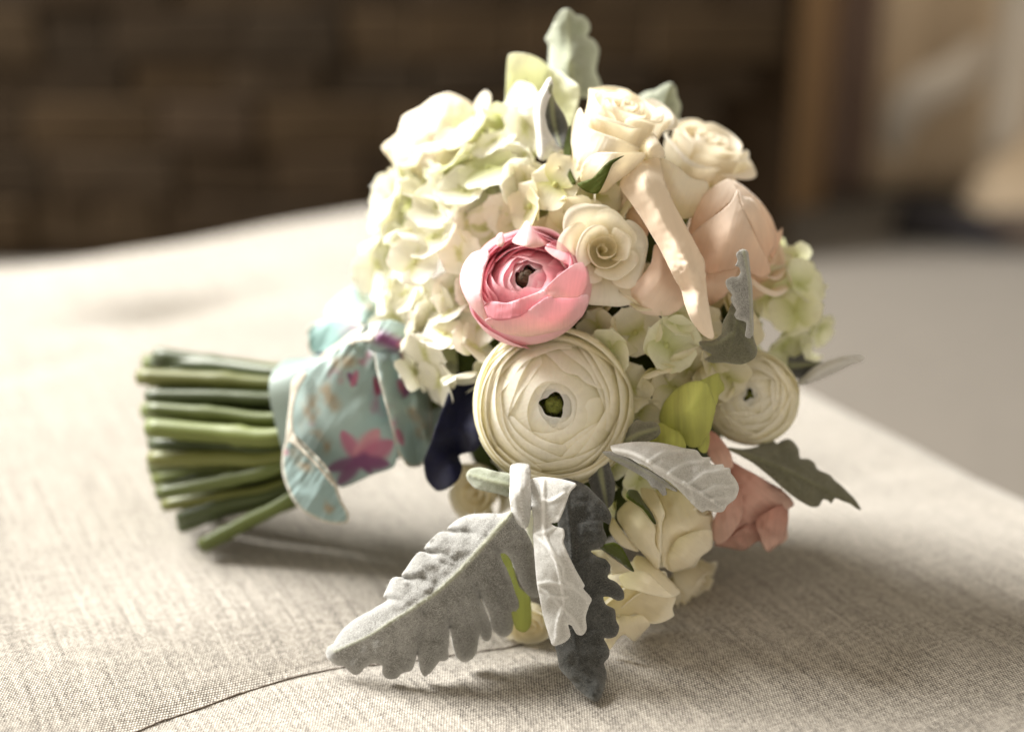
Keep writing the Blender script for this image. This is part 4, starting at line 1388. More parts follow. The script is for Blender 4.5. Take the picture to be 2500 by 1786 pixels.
CUP = leaf('silver_leaf', z1([(1100, 660), (1150, 580), (1180, 530), (1205, 510), (1218, 550), (1212, 610), (1180, 680), (1165, 760), (1185, 850), (1225, 920), (1240, 960), (1285, 985), (1250, 1012), (1210, 1000),
                        (1190, 1040), (1150, 1060), (1120, 1030), (1110, 900), (1095, 780)]),
     z1([(1200, 520), (1130, 720), (1150, 1040)]), [], [(1310, 260, 0.627), (1345, 195, 0.622), (1320, 380, 0.627), (1360, 360, 0.622), (1335, 290, 0.620)],
     M['felt_w'], 'small cupped leaf with a pale rolled edge beside the tall white rose', seed=45, spacing=5, edge_curl=0.003, edge_w=10)
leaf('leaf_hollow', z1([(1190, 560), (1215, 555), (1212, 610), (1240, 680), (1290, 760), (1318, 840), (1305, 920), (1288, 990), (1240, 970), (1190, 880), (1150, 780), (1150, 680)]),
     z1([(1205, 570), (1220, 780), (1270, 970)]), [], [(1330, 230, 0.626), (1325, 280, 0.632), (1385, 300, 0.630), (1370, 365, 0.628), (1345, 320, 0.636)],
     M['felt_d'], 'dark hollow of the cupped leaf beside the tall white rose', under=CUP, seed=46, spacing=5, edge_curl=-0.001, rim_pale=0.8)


# ---- pale green bloom on top, lime bud, green strap
def traced_petal(name, parent, pts, depth, mat, spacing=7, bulge=0.0, thick=0.0005, seed=0, wr=0.0008):
    o = sheet(name, pts, depth, mat, parent, BASE, spacing,
              lambda q, e, c: wr * vnoise(q / 45.0, seed) - bulge * (1 - np.exp(-(e / 40.0) ** 2)), None, thick)
    return o


lb = empty('lime_bud', (0, 0, 0), bouquet)
lb['label'] = 'lime green cupped bud beside the second ranunculus'
traced_petal('petal', lb, z4([(590, 740), (680, 690), (760, 680), (820, 700), (850, 770), (877, 860), (860, 940), (840, 1030), (800, 1110), (760, 1150), (690, 1150), (600, 1070), (540, 1020),
                              (480, 980), (475, 920), (510, 830)]),
             [(1620, 1010, 0.612), (1660, 940, 0.606), (1735, 945, 0.600), (1740, 1040, 0.602), (1690, 1085, 0.604), (1685, 1000, 0.590)], M['lime'], 6, bulge=0.003, seed=8)
traced_petal('petal', lb, z4([(740, 690), (800, 660), (895, 620), (910, 660), (935, 700), (938, 745), (900, 780), (890, 830), (870, 860), (830, 790), (790, 720)]),
             [(1720, 930, 0.604), (1755, 915, 0.610), (1765, 950, 0.612), (1750, 980, 0.606)], M['lime'], 6, seed=9)
traced_petal('petal', lb, z4([(400, 1110), (430, 1030), (480, 980), (560, 1020), (620, 1050), (650, 1100), (662, 1160), (560, 1160), (440, 1150)]),
             [(1590, 1080, 0.606), (1620, 1035, 0.606), (1670, 1080, 0.597), (1630, 1075, 0.598)], M['lime'], 6, bulge=0.002, seed=10)
traced_petal('petal', lb, z4([(750, 1150), (800, 1100), (830, 1050), (832, 1120), (810, 1195), (770, 1190)]),
             [(1710, 1090, 0.606), (1730, 1060, 0.605), (1725, 1100, 0.608)], M['lime'], 6, seed=11)
gs = empty('green_strap_leaf', (0, 0, 0), bouquet)
gs['label'] = 'thin green strap leaf seen through the notch of the broad silver leaf'
traced_petal('blade', gs, z6([(1260, 500), (1300, 520), (1350, 600), (1400, 760), (1470, 830), (1480, 1000), (1440, 1060), (1380, 1040), (1340, 900), (1300, 700)]),
             [(1220, 1340, 0.606), (1290, 1440, 0.612), (1290, 1530, 0.612), (1250, 1400, 0.608)], M['strap'], 6, seed=12)
traced_petal('blade', gs, z6([(1440, 340), (1490, 250), (1500, 420), (1500, 520), (1470, 450)]),
             [(1285, 1270, 0.603), (1300, 1245, 0.603), (1300, 1330, 0.603)], M['palegreen'], 6, seed=13)

z8 = lambda p: zz(1400, 1180, 3.8675, p)
z3 = lambda p: zz(1700, 1000, 2.066, p)


def face_petal(root, pts, depth, mat, seed, bulge=0.003, spacing=6, wr=0.0007, name='petal', vdir=None, curl=0.0):
    """broad outer petal with a traced outline, curved in depth; UV v runs from its claw to its rim"""
    base = BASE + root.location if root.rotation_mode != 'QUATERNION' else None
    o = sheet(name, pts, depth, mat, None, BASE, spacing,
              lambda q, e, c: wr * vnoise(q / 40.0, seed) + 0.4 * wr * vnoise(q / 16.0, seed + 1) - bulge * (1 - np.exp(-(e / 35.0) ** 2)) + curl * np.exp(-(e / 8.0) ** 2), None, 0.0004)
    q = np.array(pts, float)
    c = np.array(vdir[0], float)
    t = np.array(vdir[1], float) - c
    uvl = o.data.uv_layers[0]
    raw = np.empty(len(o.data.loops) * 2, dtype=np.float32)
    uvl.data.foreach_get('uv', raw)
    xy = raw.reshape(-1, 2) * 400.0 - c
    L2 = t @ t
    v = (xy @ t) / L2
    u = (xy @ np.array([-t[1], t[0]])) / L2 + 0.5
    uvl.data.foreach_set('uv', np.c_[u, np.clip(v, 0, 1)].astype(np.float32).ravel())
    if root.rotation_mode == 'QUATERNION':
        m = Matrix.Translation(root.location) @ root.rotation_quaternion.to_matrix().to_4x4()
        o.data.transform(m.inverted())
    o.parent = root
    return o


FP = face_petal
# peach rose
FP(PEACH, z2([(1120, 830), (1160, 640), (1200, 560), (1290, 470), (1410, 405), (1460, 440), (1482, 480), (1440, 560), (1350, 640), (1250, 730), (1170, 810)]),
   [(1685, 580, 0.618), (1700, 490, 0.622), (1780, 440, 0.628), (1800, 465, 0.622), (1740, 540, 0.610), (1735, 500, 0.614)], M['peach'], 51, 0.002, vdir=(z2([(1180, 850), (1400, 420)])))
FP(PEACH, z2([(1125, 835), (1210, 745), (1350, 645), (1430, 570), (1478, 480), (1510, 600), (1570, 740), (1640, 880), (1705, 1010), (1710, 1085), (1640, 1115), (1500, 1050), (1400, 1065), (1250, 1085), (1160, 920)]),
   [(1690, 590, 0.612), (1800, 465, 0.612), (1780, 560, 0.598), (1840, 600, 0.606), (1875, 660, 0.618), (1800, 660, 0.600), (1730, 660, 0.604), (1760, 600, 0.598)], M['peach'], 52, 0.003, vdir=(z2([(1300, 1150), (1480, 480)])))
FP(PEACH, z2([(1482, 480), (1520, 530), (1580, 545), (1640, 620), (1700, 740), (1750, 800), (1745, 900), (1700, 960), (1690, 1000), (1640, 880), (1570, 720), (1505, 600)]),
   [(1803, 465, 0.622), (1860, 520, 0.628), (1890, 580, 0.632), (1870, 630, 0.618), (1840, 560, 0.612), (1825, 510, 0.614)], M['peach'], 53, 0.002, vdir=(z2([(1620, 1050), (1560, 540)])))
FP(PEACH, z2([(1440, 415), (1530, 465), (1640, 565), (1720, 680), (1765, 790), (1800, 755), (1795, 830), (1760, 920), (1730, 980), (1700, 900), (1660, 760), (1560, 600), (1480, 500)]),
   [(1790, 442, 0.640), (1850, 480, 0.642), (1895, 560, 0.645), (1900, 600, 0.640), (1870, 570, 0.634), (1810, 480, 0.634)], M['peach'], 54, 0.002, vdir=(z2([(1650, 1000), (1600, 500)])))
FP(PEACH, z2([(1130, 850), (1180, 960), (1250, 1080), (1400, 1062), (1480, 1045), (1440, 1150), (1390, 1240), (1290, 1310), (1200, 1330), (1120, 1200), (1080, 1000)]),
   [(1690, 600, 0.618), (1780, 655, 0.616), (1790, 690, 0.618), (1735, 745, 0.622), (1680, 680, 0.616), (1730, 690, 0.610)], M['peach'], 55, 0.002, vdir=(z2([(1300, 1350), (1300, 1000)])))
FP(PEACH, z2([(480, 640), (520, 560), (640, 450), (700, 480), (760, 620), (840, 760), (800, 840), (700, 700), (560, 650)]),
   [(1470, 510, 0.626), (1520, 460, 0.622), (1560, 520, 0.614), (1575, 580, 0.612)], M['peach'], 56, 0.002, vdir=(z2([(840, 820), (560, 520)])))
# salmon rose
FP(SALMON, z3([(130, 240), (250, 300), (340, 350), (440, 410), (492, 480), (400, 525), (280, 570), (160, 665), (90, 620), (110, 500), (180, 420)]),
   [(1765, 1120, 0.632), (1860, 1170, 0.626), (1935, 1230, 0.636), (1840, 1270, 0.624), (1750, 1310, 0.630), (1800, 1220, 0.618)], M['salmon'], 61, 0.002, wr=0.0022, vdir=(z3([(100, 260), (460, 560)])))
FP(SALMON, z3([(470, 455), (455, 560), (458, 650), (400, 690), (360, 716), (315, 660), (240, 706), (150, 692), (90, 680), (170, 640), (280, 560), (400, 515)]),
   [(1925, 1225, 0.640), (1920, 1310, 0.644), (1870, 1345, 0.640), (1780, 1340, 0.636), (1830, 1290, 0.628)], M['salmon'], 62, 0.001, wr=0.004, vdir=(z3([(200, 480), (330, 720)])))
FP(SALMON, z3([(50, 110), (100, 120), (170, 210), (185, 290), (120, 300), (60, 230)]),
   [(1730, 1060, 0.628), (1785, 1110, 0.624), (1740, 1130, 0.624)], M['salmon'], 63, 0.001, vdir=(z3([(60, 100), (150, 300)])))
FP(SALMON, z3([(100, 300), (170, 330), (230, 420), (230, 540), (170, 640), (110, 680), (80, 640), (85, 560), (120, 470), (110, 380)]),
   [(1752, 1150, 0.622), (1810, 1210, 0.612), (1800, 1290, 0.616), (1745, 1320, 0.622), (1765, 1240, 0.612)], M['salmon'], 64, 0.001, wr=0.002, vdir=z3([(120, 280), (160, 680)]))
FP(SALMON, z3([(300, 560), (380, 500), (455, 470), (462, 560), (440, 650), (360, 712), (330, 660)]),
   [(1850, 1275, 0.620), (1920, 1228, 0.630), (1915, 1310, 0.632), (1872, 1342, 0.626), (1880, 1280, 0.618)], M['salmon'], 65, 0.001, wr=0.003, vdir=z3([(400, 470), (370, 715)]))
# low roses
FP(LOW_A, z8([(420, 260), (520, 160), (600, 200), (680, 280), (740, 360), (775, 420), (770, 560), (822, 690), (800, 812), (740, 750), (640, 640), (560, 560), (480, 440), (420, 340)]),
   [(1515, 1250, 0.608), (1540, 1225, 0.604), (1590, 1270, 0.594), (1600, 1340, 0.598), (1605, 1385, 0.604), (1545, 1330, 0.604), (1560, 1280, 0.596)], M['cream_rose'], 71, 0.003, vdir=(z8([(480, 200), (800, 800)])))
FP(LOW_A, z8([(640, 40), (760, 60), (805, 140), (862, 280), (835, 380), (828, 600), (822, 690), (770, 560), (770, 430), (800, 360), (720, 230), (650, 130)]),
   [(1570, 1195, 0.606), (1605, 1200, 0.600), (1622, 1255, 0.592), (1612, 1340, 0.598), (1598, 1290, 0.598)], M['cream_rose'], 72, 0.001, vdir=(z8([(660, 40), (830, 680)])))
FP(LOW_A, z8([(790, 70), (1000, 70), (1120, 180), (1200, 300), (1315, 300), (1305, 420), (1308, 600), (1200, 690), (1150, 780), (1060, 805), (930, 832), (850, 770), (826, 600), (840, 380), (862, 280)]),
   [(1605, 1200, 0.608), (1680, 1210, 0.610), (1740, 1260, 0.620), (1738, 1340, 0.622), (1650, 1390, 0.612), (1618, 1330, 0.602), (1680, 1290, 0.604), (1690, 1370, 0.618)], M['cream_rose'], 73, 0.003, wr=0.0014, vdir=(z8([(860, 60), (1150, 780)])))
FP(LOW_A, z8([(900, 640), (980, 520), (1080, 470), (1180, 440), (1290, 430), (1312, 480), (1300, 610), (1190, 700), (1130, 780), (1020, 810), (930, 830), (890, 760)]),
   [(1635, 1345, 0.602), (1700, 1295, 0.602), (1738, 1310, 0.612), (1690, 1380, 0.608), (1640, 1390, 0.606), (1680, 1345, 0.600)], M['cream_rose'], 74, 0.001, wr=0.0022, vdir=(z8([(900, 520), (1200, 760)])))
FP(LOW_A, z8([(338, 430), (370, 320), (430, 400), (520, 520), (620, 640), (540, 625), (450, 585), (380, 510)]),
   [(1490, 1290, 0.606), (1500, 1265, 0.608), (1560, 1345, 0.608), (1520, 1330, 0.606)], M['cream_rose'], 75, 0.001, vdir=(z8([(380, 330), (560, 620)])))
FP(LOW_B, z8([(590, 680), (680, 700), (800, 800), (1003, 1010), (945, 1058), (760, 920), (600, 830), (560, 740)]),
   [(1555, 1360, 0.606), (1600, 1390, 0.604), (1655, 1445, 0.606), (1580, 1400, 0.598)], M['cream_rose'], 76, 0.001, vdir=(z8([(580, 680), (1000, 1040)])))
FP(LOW_B, z8([(160, 640), (260, 625), (340, 680), (450, 760), (580, 830), (470, 870), (440, 920), (360, 850), (330, 740), (240, 690)]),
   [(1445, 1345, 0.606), (1490, 1360, 0.602), (1545, 1395, 0.600), (1510, 1410, 0.604), (1480, 1380, 0.604)], M['cream_rose'], 77, 0.001, vdir=(z8([(160, 640), (500, 880)])))
FP(LOW_B, z8([(430, 880), (520, 832), (620, 818), (700, 840), (780, 910), (900, 1020), (968, 1058), (880, 1075), (740, 1050), (600, 1010), (480, 980)]),
   [(1515, 1410, 0.598), (1570, 1393, 0.594), (1640, 1450, 0.598), (1590, 1445, 0.588), (1530, 1430, 0.592)], M['cream_rose'], 78, 0.001, vdir=(z8([(460, 900), (900, 1070)])))
FP(LOW_B, z8([(280, 1060), (420, 960), (520, 980), (640, 1015), (780, 1055), (968, 1058), (935, 1180), (948, 1250), (840, 1308), (720, 1315), (600, 1230), (470, 1255), (400, 1250), (320, 1160)]),
   [(1475, 1450, 0.600), (1540, 1440, 0.598), (1645, 1455, 0.606), (1640, 1505, 0.604), (1590, 1520, 0.598), (1500, 1500, 0.598), (1570, 1480, 0.606)], M['cream_rose'], 79, 0.0, wr=0.001, vdir=(z8([(380, 1000), (940, 1260)])))
FP(LOW_B, z8([(360, 1240), (480, 1235), (560, 1250), (640, 1232), (725, 1320), (660, 1400), (575, 1488), (480, 1420), (420, 1460), (340, 1565), (290, 1460), (300, 1300)]),
   [(1485, 1500, 0.602), (1565, 1500, 0.598), (1585, 1522, 0.600), (1548, 1560, 0.606), (1490, 1580, 0.606), (1510, 1540, 0.598)], M['cream_rose'], 80, 0.001, wr=0.0012, vdir=(z8([(420, 1200), (520, 1500)])))
FP(LOW_A, z8([(520, 60), (600, 70), (660, 170), (740, 280), (780, 382), (740, 350), (660, 240), (560, 170), (500, 120)]),
   [(1540, 1200, 0.596), (1600, 1275, 0.588), (1560, 1225, 0.592)], M['sepal'], 81, 0.0, name='sepal', vdir=(z8([(530, 60), (780, 382)])))
FP(LOW_B, z8([(250, 590), (380, 555), (460, 610), (520, 720), (572, 828), (500, 790), (400, 700), (300, 640)]),
   [(1470, 1335, 0.594), (1545, 1392, 0.590), (1500, 1350, 0.590)], M['sepal'], 82, 0.0, name='sepal', vdir=(z8([(260, 590), (572, 828)])))


# long petal of the peach rose, rolled back on itself
def rolled_petal():
    o = FP(PEACH, z2([(630, 440), (665, 380), (740, 300), (790, 220), (905, 215), (930, 340), (962, 450), (1020, 585), (1090, 715), (1150, 825), (1200, 920), (1238, 1000), (1248, 1100), (1258, 1220), (1275, 1340), (1295, 1450), (1310, 1540), (1280, 1556), (1220, 1520), (1150, 1430),
                      (1100, 1310), (1074, 1210), (1030, 1130), (985, 1040), (930, 930), (868, 820), (790, 690), (700, 560), (645, 490)]),
           [(1520, 450, 0.606), (1600, 390, 0.616), (1570, 430, 0.597), (1570, 540, 0.598), (1640, 510, 0.594), (1610, 530, 0.590), (1620, 620, 0.594), (1680, 580, 0.592), (1650, 600, 0.587),
            (1650, 680, 0.590), (1710, 640, 0.590), (1680, 650, 0.584), (1690, 685, 0.588), (1670, 700, 0.592), (1718, 690, 0.590), (1700, 740, 0.584), (1725, 780, 0.585), (1740, 825, 0.590), (1700, 800, 0.588)], M['peach_firm'], 14, 0.0042, spacing=4.5, wr=0.0006, vdir=z2([(800, 250), (1300, 1550)]))
    me = o.data
    STRAP_Z = P(1690, 665, 0.587).z
    for vt in me.vertices:      # crumpled where it turns down
        w_ = (PEACH.rotation_quaternion.to_matrix() @ vt.co) + PEACH.location
        k = max(0.0, 1.0 - abs(w_.z + BASE.z - STRAP_Z) / 0.014)
        if k > 0:
            n_ = vnoise(np.array([[w_.x * 420 + w_.z * 150, w_.z * 300]]), 3)[0] + 0.6 * vnoise(np.array([[w_.x * 900, w_.z * 800]]), 5)[0]
            vt.co += (PEACH.rotation_quaternion.to_matrix().inverted() @ (-FWD)) * (0.0013 * k * n_)
    o['label'] = 'long petal rolled back into a strap'


rolled_petal()
FP(WHITE_B, z2([(920, 260), (970, 270), (1060, 330), (1150, 400), (1260, 430), (1270, 500), (1230, 580), (1180, 660), (1120, 690), (1040, 690), (980, 600), (930, 460)]),
   [(1615, 400, 0.622), (1700, 440, 0.620), (1720, 480, 0.622), (1650, 520, 0.614), (1660, 450, 0.610)], M['white_rose'], 16, 0.003, vdir=z2([(1000, 720), (1150, 300)]))
FP(PEACH, z2([(560, 1200), (620, 1170), (740, 1150), (850, 1020), (880, 880), (960, 900), (1030, 1080), (1080, 1160), (1100, 1300), (1000, 1380), (900, 1390), (790, 1370), (660, 1290)]),
   [(1500, 705, 0.614), (1600, 610, 0.606), (1660, 680, 0.604), (1640, 765, 0.606), (1560, 760, 0.608), (1590, 690, 0.600)], M['peach'], 17, 0.003, vdir=z2([(1050, 900), (750, 1380)]))
# shoulder rose: rounded backs of its outer petals
FP(FAR_R, z1([(90, 970), (190, 880), (230, 770), (340, 710), (420, 650), (520, 615), (600, 640), (680, 690), (725, 800), (660, 950), (500, 1100), (300, 1215), (230, 1190), (150, 1060)]),
   [(935, 358, 0.690), (1000, 270, 0.684), (1090, 228, 0.690), (1165, 290, 0.684), (1090, 410, 0.672), (1010, 445, 0.680), (1060, 330, 0.664)], M['white_rose'], 111, 0.004, wr=0.002, vdir=z1([(480, 1250), (400, 640)]))
FP(FAR_R, z1([(180, 1000), (300, 930), (460, 860), (640, 840), (740, 850), (720, 960), (580, 1080), (400, 1200), (280, 1225)]),
   [(970, 370, 0.682), (1060, 320, 0.668), (1170, 315, 0.674), (1110, 400, 0.660), (1010, 450, 0.672), (1060, 380, 0.656)], M['white_rose'], 112, 0.003, wr=0.002, vdir=z1([(420, 1260), (500, 840)]))

# pale green bloom on top
pg = empty('pale_green_bloom', (0, 0, 0), bouquet)
pg['label'] = 'pale green ruffled bloom standing above the white hydrangea'
FP(pg, z1([(905, 680), (910, 560), (915, 400), (930, 360), (980, 350), (1060, 360), (1130, 390), (1190, 440), (1230, 500), (1190, 620), (1100, 760), (1000, 840), (930, 800)]),
   [(1235, 240, 0.676), (1245, 140, 0.660), (1340, 170, 0.676), (1290, 290, 0.664), (1270, 200, 0.680), (1300, 150, 0.662)], M['palegreen'], 2, 0.004, wr=0.003, vdir=z1([(1050, 900), (1000, 350)]))
FP(pg, z1([(1180, 470), (1260, 470), (1310, 510), (1390, 570), (1385, 680), (1340, 830), (1270, 920), (1180, 800), (1150, 620)]),
   [(1340, 180, 0.672), (1400, 220, 0.656), (1370, 320, 0.660), (1330, 270, 0.670), (1375, 250, 0.668)], M['palegreen'], 3, 0.003, wr=0.003, vdir=z1([(1200, 950), (1330, 500)]))
FP(pg, z1([(930, 620), (990, 540), (1080, 560), (1140, 660), (1150, 820), (1130, 950), (1090, 1070), (1040, 1100), (980, 1020), (935, 900), (915, 760)]),
   [(1245, 240, 0.668), (1310, 240, 0.650), (1300, 390, 0.644), (1260, 350, 0.656), (1290, 300, 0.660)], M['palegreen'], 4, 0.003, wr=0.003, vdir=z1([(1050, 1100), (1050, 560)]))
FP(pg, z1([(700, 700), (740, 630), (775, 600), (800, 620), (805, 690), (770, 760), (720, 800)]),
   [(1160, 270, 0.700), (1190, 230, 0.695), (1180, 280, 0.690)], M['white_rose'], 5, 0.001, vdir=z1([(720, 800), (780, 600)]))
FP(pg, z1([(780, 860), (830, 760), (900, 680), (950, 690), (965, 800), (930, 900), (870, 930)]),
   [(1190, 330, 0.690), (1220, 260, 0.688), (1250, 320, 0.672), (1215, 310, 0.676)], M['palegreen'], 6, 0.004, wr=0.002, vdir=z1([(900, 940), (880, 680)]))
FP(pg, z1([(1000, 720), (1060, 700), (1130, 760), (1180, 860), (1200, 980), (1150, 1040), (1080, 1000), (1020, 880)]),
   [(1275, 270, 0.650), (1325, 290, 0.640), (1335, 370, 0.636), (1300, 360, 0.644), (1305, 320, 0.648)], M['hyd_w'], 7, 0.002, wr=0.002, vdir=z1([(1150, 1060), (1040, 700)]))
# tall white rose: broad front petals with browned rims
FP(TALL, z1([(1345, 1160), (1330, 1000), (1335, 880), (1365, 770), (1398, 712), (1425, 770), (1420, 860), (1400, 980), (1395, 1100), (1385, 1210)]),
   [(1395, 420, 0.622), (1390, 340, 0.622), (1418, 265, 0.622), (1425, 320, 0.612), (1415, 400, 0.612)], M['white_rose'], 91, 0.001, vdir=z1([(1360, 1220), (1395, 715)]))
FP(TALL, z1([(1365, 1200), (1385, 1020), (1408, 838), (1440, 838), (1500, 865), (1600, 900), (1720, 945), (1800, 1000), (1740, 1100), (1640, 1180), (1540, 1240), (1450, 1240)]),
   [(1405, 440, 0.618), (1422, 312, 0.610), (1490, 330, 0.604), (1565, 370, 0.612), (1490, 440, 0.608), (1450, 400, 0.604), (1530, 400, 0.606)], M['white_rose'], 92, 0.001, vdir=z1([(1420, 1280), (1600, 880)]))
FP(TALL, z1([(1395, 1180), (1410, 1100), (1450, 1045), (1520, 1008), (1660, 1008), (1800, 1005), (1840, 1020), (1740, 1130), (1640, 1200), (1560, 1270), (1500, 1270), (1430, 1240)]),
   [(1415, 430, 0.612), (1450, 385, 0.602), (1520, 370, 0.598), (1575, 375, 0.606), (1500, 460, 0.606), (1480, 420, 0.598)], M['white_rose'], 93, 0.002, vdir=z1([(1480, 1290), (1700, 1000)]))
FP(TALL, z1([(1790, 1000), (1820, 930), (1880, 880), (1930, 960), (1955, 1005), (1945, 1045), (1880, 1040), (1820, 1060)]),
   [(1565, 370, 0.610), (1595, 330, 0.612), (1620, 375, 0.608), (1590, 360, 0.602)], M['white_rose'], 94, 0.001, vdir=z1([(1790, 1030), (1950, 980)]))
FP(TALL, z1([(1378, 1215), (1480, 1175), (1555, 1095), (1600, 1060), (1688, 1028), (1612, 1085), (1565, 1190), (1515, 1278), (1440, 1268)]),
   [(1415, 450, 0.602), (1480, 410, 0.594), (1520, 382, 0.594), (1460, 465, 0.598)], M['sepal'], 95, 0.0005, name='sepal', vdir=z1([(1390, 1240), (1688, 1028)]))
FP(TALL, z1([(1290, 980), (1315, 870), (1335, 830), (1340, 1000), (1335, 1120), (1372, 1215), (1345, 1222), (1300, 1120)]),
   [(1378, 360, 0.622), (1393, 310, 0.622), (1400, 440, 0.614)], M['sepal'], 96, 0.0005, name='sepal', vdir=z1([(1360, 1220), (1320, 830)]))
# pink ranunculus: loose outer petals
z9 = lambda p: zz(900, 500, 2.953, p)
FP(PINK_R, z9([(660, 560), (680, 440), (740, 355), (800, 330), (855, 328), (870, 370), (830, 480), (815, 640), (850, 800), (895, 885), (790, 790), (710, 690)]),
   [(1124, 690, 0.604), (1140, 630, 0.600), (1188, 612, 0.600), (1178, 700, 0.585), (1195, 790, 0.590), (1160, 720, 0.588)], M['pink_out'], 101, 0.002, vdir=z9([(880, 900), (760, 340)]))
FP(PINK_R, z9([(840, 830), (930, 810), (1080, 805), (1200, 720), (1290, 665), (1380, 660), (1500, 662), (1575, 642), (1590, 690), (1540, 800), (1460, 870), (1350, 912), (1150, 948), (1000, 930), (900, 890)]),
   [(1190, 785, 0.588), (1270, 770, 0.580), (1340, 725, 0.578), (1430, 720, 0.592), (1400, 795, 0.596), (1300, 818, 0.592), (1320, 770, 0.576), (1230, 810, 0.590)], M['pink_out'], 102, 0.001, vdir=z9([(1250, 960), (1250, 640)]))
FP(PINK_R, z9([(835, 725), (900, 695), (1000, 705), (1150, 655), (1270, 612), (1300, 640), (1210, 715), (1090, 805), (940, 835), (870, 805)]),
   [(1185, 745, 0.586), (1240, 735, 0.578), (1335, 710, 0.580), (1270, 770, 0.576), (1200, 775, 0.584)], M['pink_in'], 103, 0.001, wr=0.001, vdir=z9([(1040, 900), (1060, 650)]))
FP(PINK_R, z9([(1265, 615), (1330, 545), (1400, 485), (1480, 430), (1540, 415), (1575, 500), (1570, 610), (1500, 668), (1380, 668), (1300, 668)]),
   [(1330, 710, 0.580), (1375, 665, 0.578), (1420, 642, 0.590), (1432, 700, 0.594), (1380, 722, 0.580)], M['pink_out'], 104, 0.0, wr=0.0012, vdir=z9([(1400, 800), (1480, 420)]))
FP(PINK_R, z9([(1035, 265), (1090, 190), (1140, 118), (1195, 172), (1300, 232), (1300, 280), (1200, 310), (1100, 295)]),
   [(1252, 590, 0.608), (1286, 540, 0.616), (1335, 585, 0.610), (1285, 590, 0.600)], M['pink_out'], 105, 0.0, wr=0.0012, vdir=z9([(1180, 340), (1140, 120)]))
FP(PINK_R, z9([(912, 245), (940, 207), (965, 200), (982, 262), (962, 300), (925, 290)]),
   [(1212, 590, 0.606), (1228, 568, 0.610), (1228, 598, 0.604)], M['pink_out'], 106, 0.0, vdir=z9([(950, 310), (960, 200)]))
FP(PINK_R, z9([(1270, 310), (1340, 255), (1420, 310), (1500, 385), (1565, 490), (1520, 470), (1420, 420), (1330, 370)]),
   [(1332, 605, 0.604), (1355, 588, 0.608), (1420, 640, 0.604), (1380, 630, 0.598)], M['pink_out'], 107, 0.0, wr=0.0012, vdir=z9([(1330, 450), (1430, 310)]))

# ---- stems
def tube(name, path, rads, mat, parent, m=12, capmat=None, oval=1.0):
    pts = [Vector(p) for p in path]
    vs, fs, us = [], [], []
    prev = None
    for i, p in enumerate(pts):
        t = (pts[min(i + 1, len(pts) - 1)] - pts[max(i - 1, 0)]).normalized()
        if prev is None:
            s = t.cross(Vector((0, 0, 1)))
            if s.length < 1e-3:
                s = t.cross(Vector((1, 0, 0)))
            s.normalize()
        else:
            s = (prev - t * prev.dot(t)).normalized()
        prev = s
        b = t.cross(s)
        for k in range(m):
            a = 2 * math.pi * k / m
            vs.append(p + (s * math.cos(a) + b * math.sin(a) * oval) * rads[i])
            us.append((k / m, i / (len(pts) - 1)))
    for i in range(len(pts) - 1):
        for k in range(m):
            fs.append((i * m + k, i * m + (k + 1) % m, (i + 1) * m + (k + 1) % m, (i + 1) * m + k))
    fs.append(tuple(range(m - 1, -1, -1)))
    o = mesh_obj(name, vs, fs, mat, parent, True, us)
    return o


stem_spec = [  # end pixel, depth, pixel at ribbon, depth, thickness px
    (350, 872, 0.775, 735, 893, 0.730, 26), (352, 892, 0.745, 720, 918, 0.715, 28), (338, 925, 0.725, 715, 950, 0.700, 27),
    (352, 962, 0.712, 715, 975, 0.692, 24), (350, 1000, 0.706, 715, 1000, 0.685, 30), (356, 1018, 0.722, 715, 1030, 0.690, 28),
    (366, 1050, 0.702, 712, 1062, 0.680, 32), (362, 1082, 0.712, 712, 1085, 0.686, 26), (364, 1125, 0.706, 705, 1118, 0.682, 28),
    (368, 1142, 0.722, 705, 1130, 0.690, 24), (392, 1205, 0.704, 700, 1150, 0.684, 32), (405, 1235, 0.712, 700, 1175, 0.688, 30),
    (425, 1262, 0.708, 705, 1190, 0.686, 27), (440, 1285, 0.716, 712, 1200, 0.690, 24), (482, 1336, 0.698, 722, 1205, 0.684, 30),
    (372, 905, 0.790, 740, 905, 0.745, 28), (375, 985, 0.770, 735, 985, 0.735, 30), (382, 1060, 0.765, 730, 1060, 0.730, 30),
    (390, 1130, 0.755, 730, 1110, 0.730, 30), (455, 1225, 0.748, 730, 1160, 0.725, 30), (500, 1270, 0.742, 735, 1175, 0.720, 28), (350, 1010, 0.740, 735, 1010, 0.712, 28)]
rs = random.Random(5)
for yy in np.linspace(875, 1285, 28):      # the stems further back in the bundle
    k = (yy - 890) / 380
    stem_spec.append((372 + 20 * k + max(0, yy - 1180) * 0.9 + rs.uniform(-10, 14), yy, 0.725 + rs.uniform(0.0, 0.02) - 0.012 * k, 730, 905 + 285 * k, 0.702 + rs.uniform(0, 0.01), rs.uniform(24, 31)))
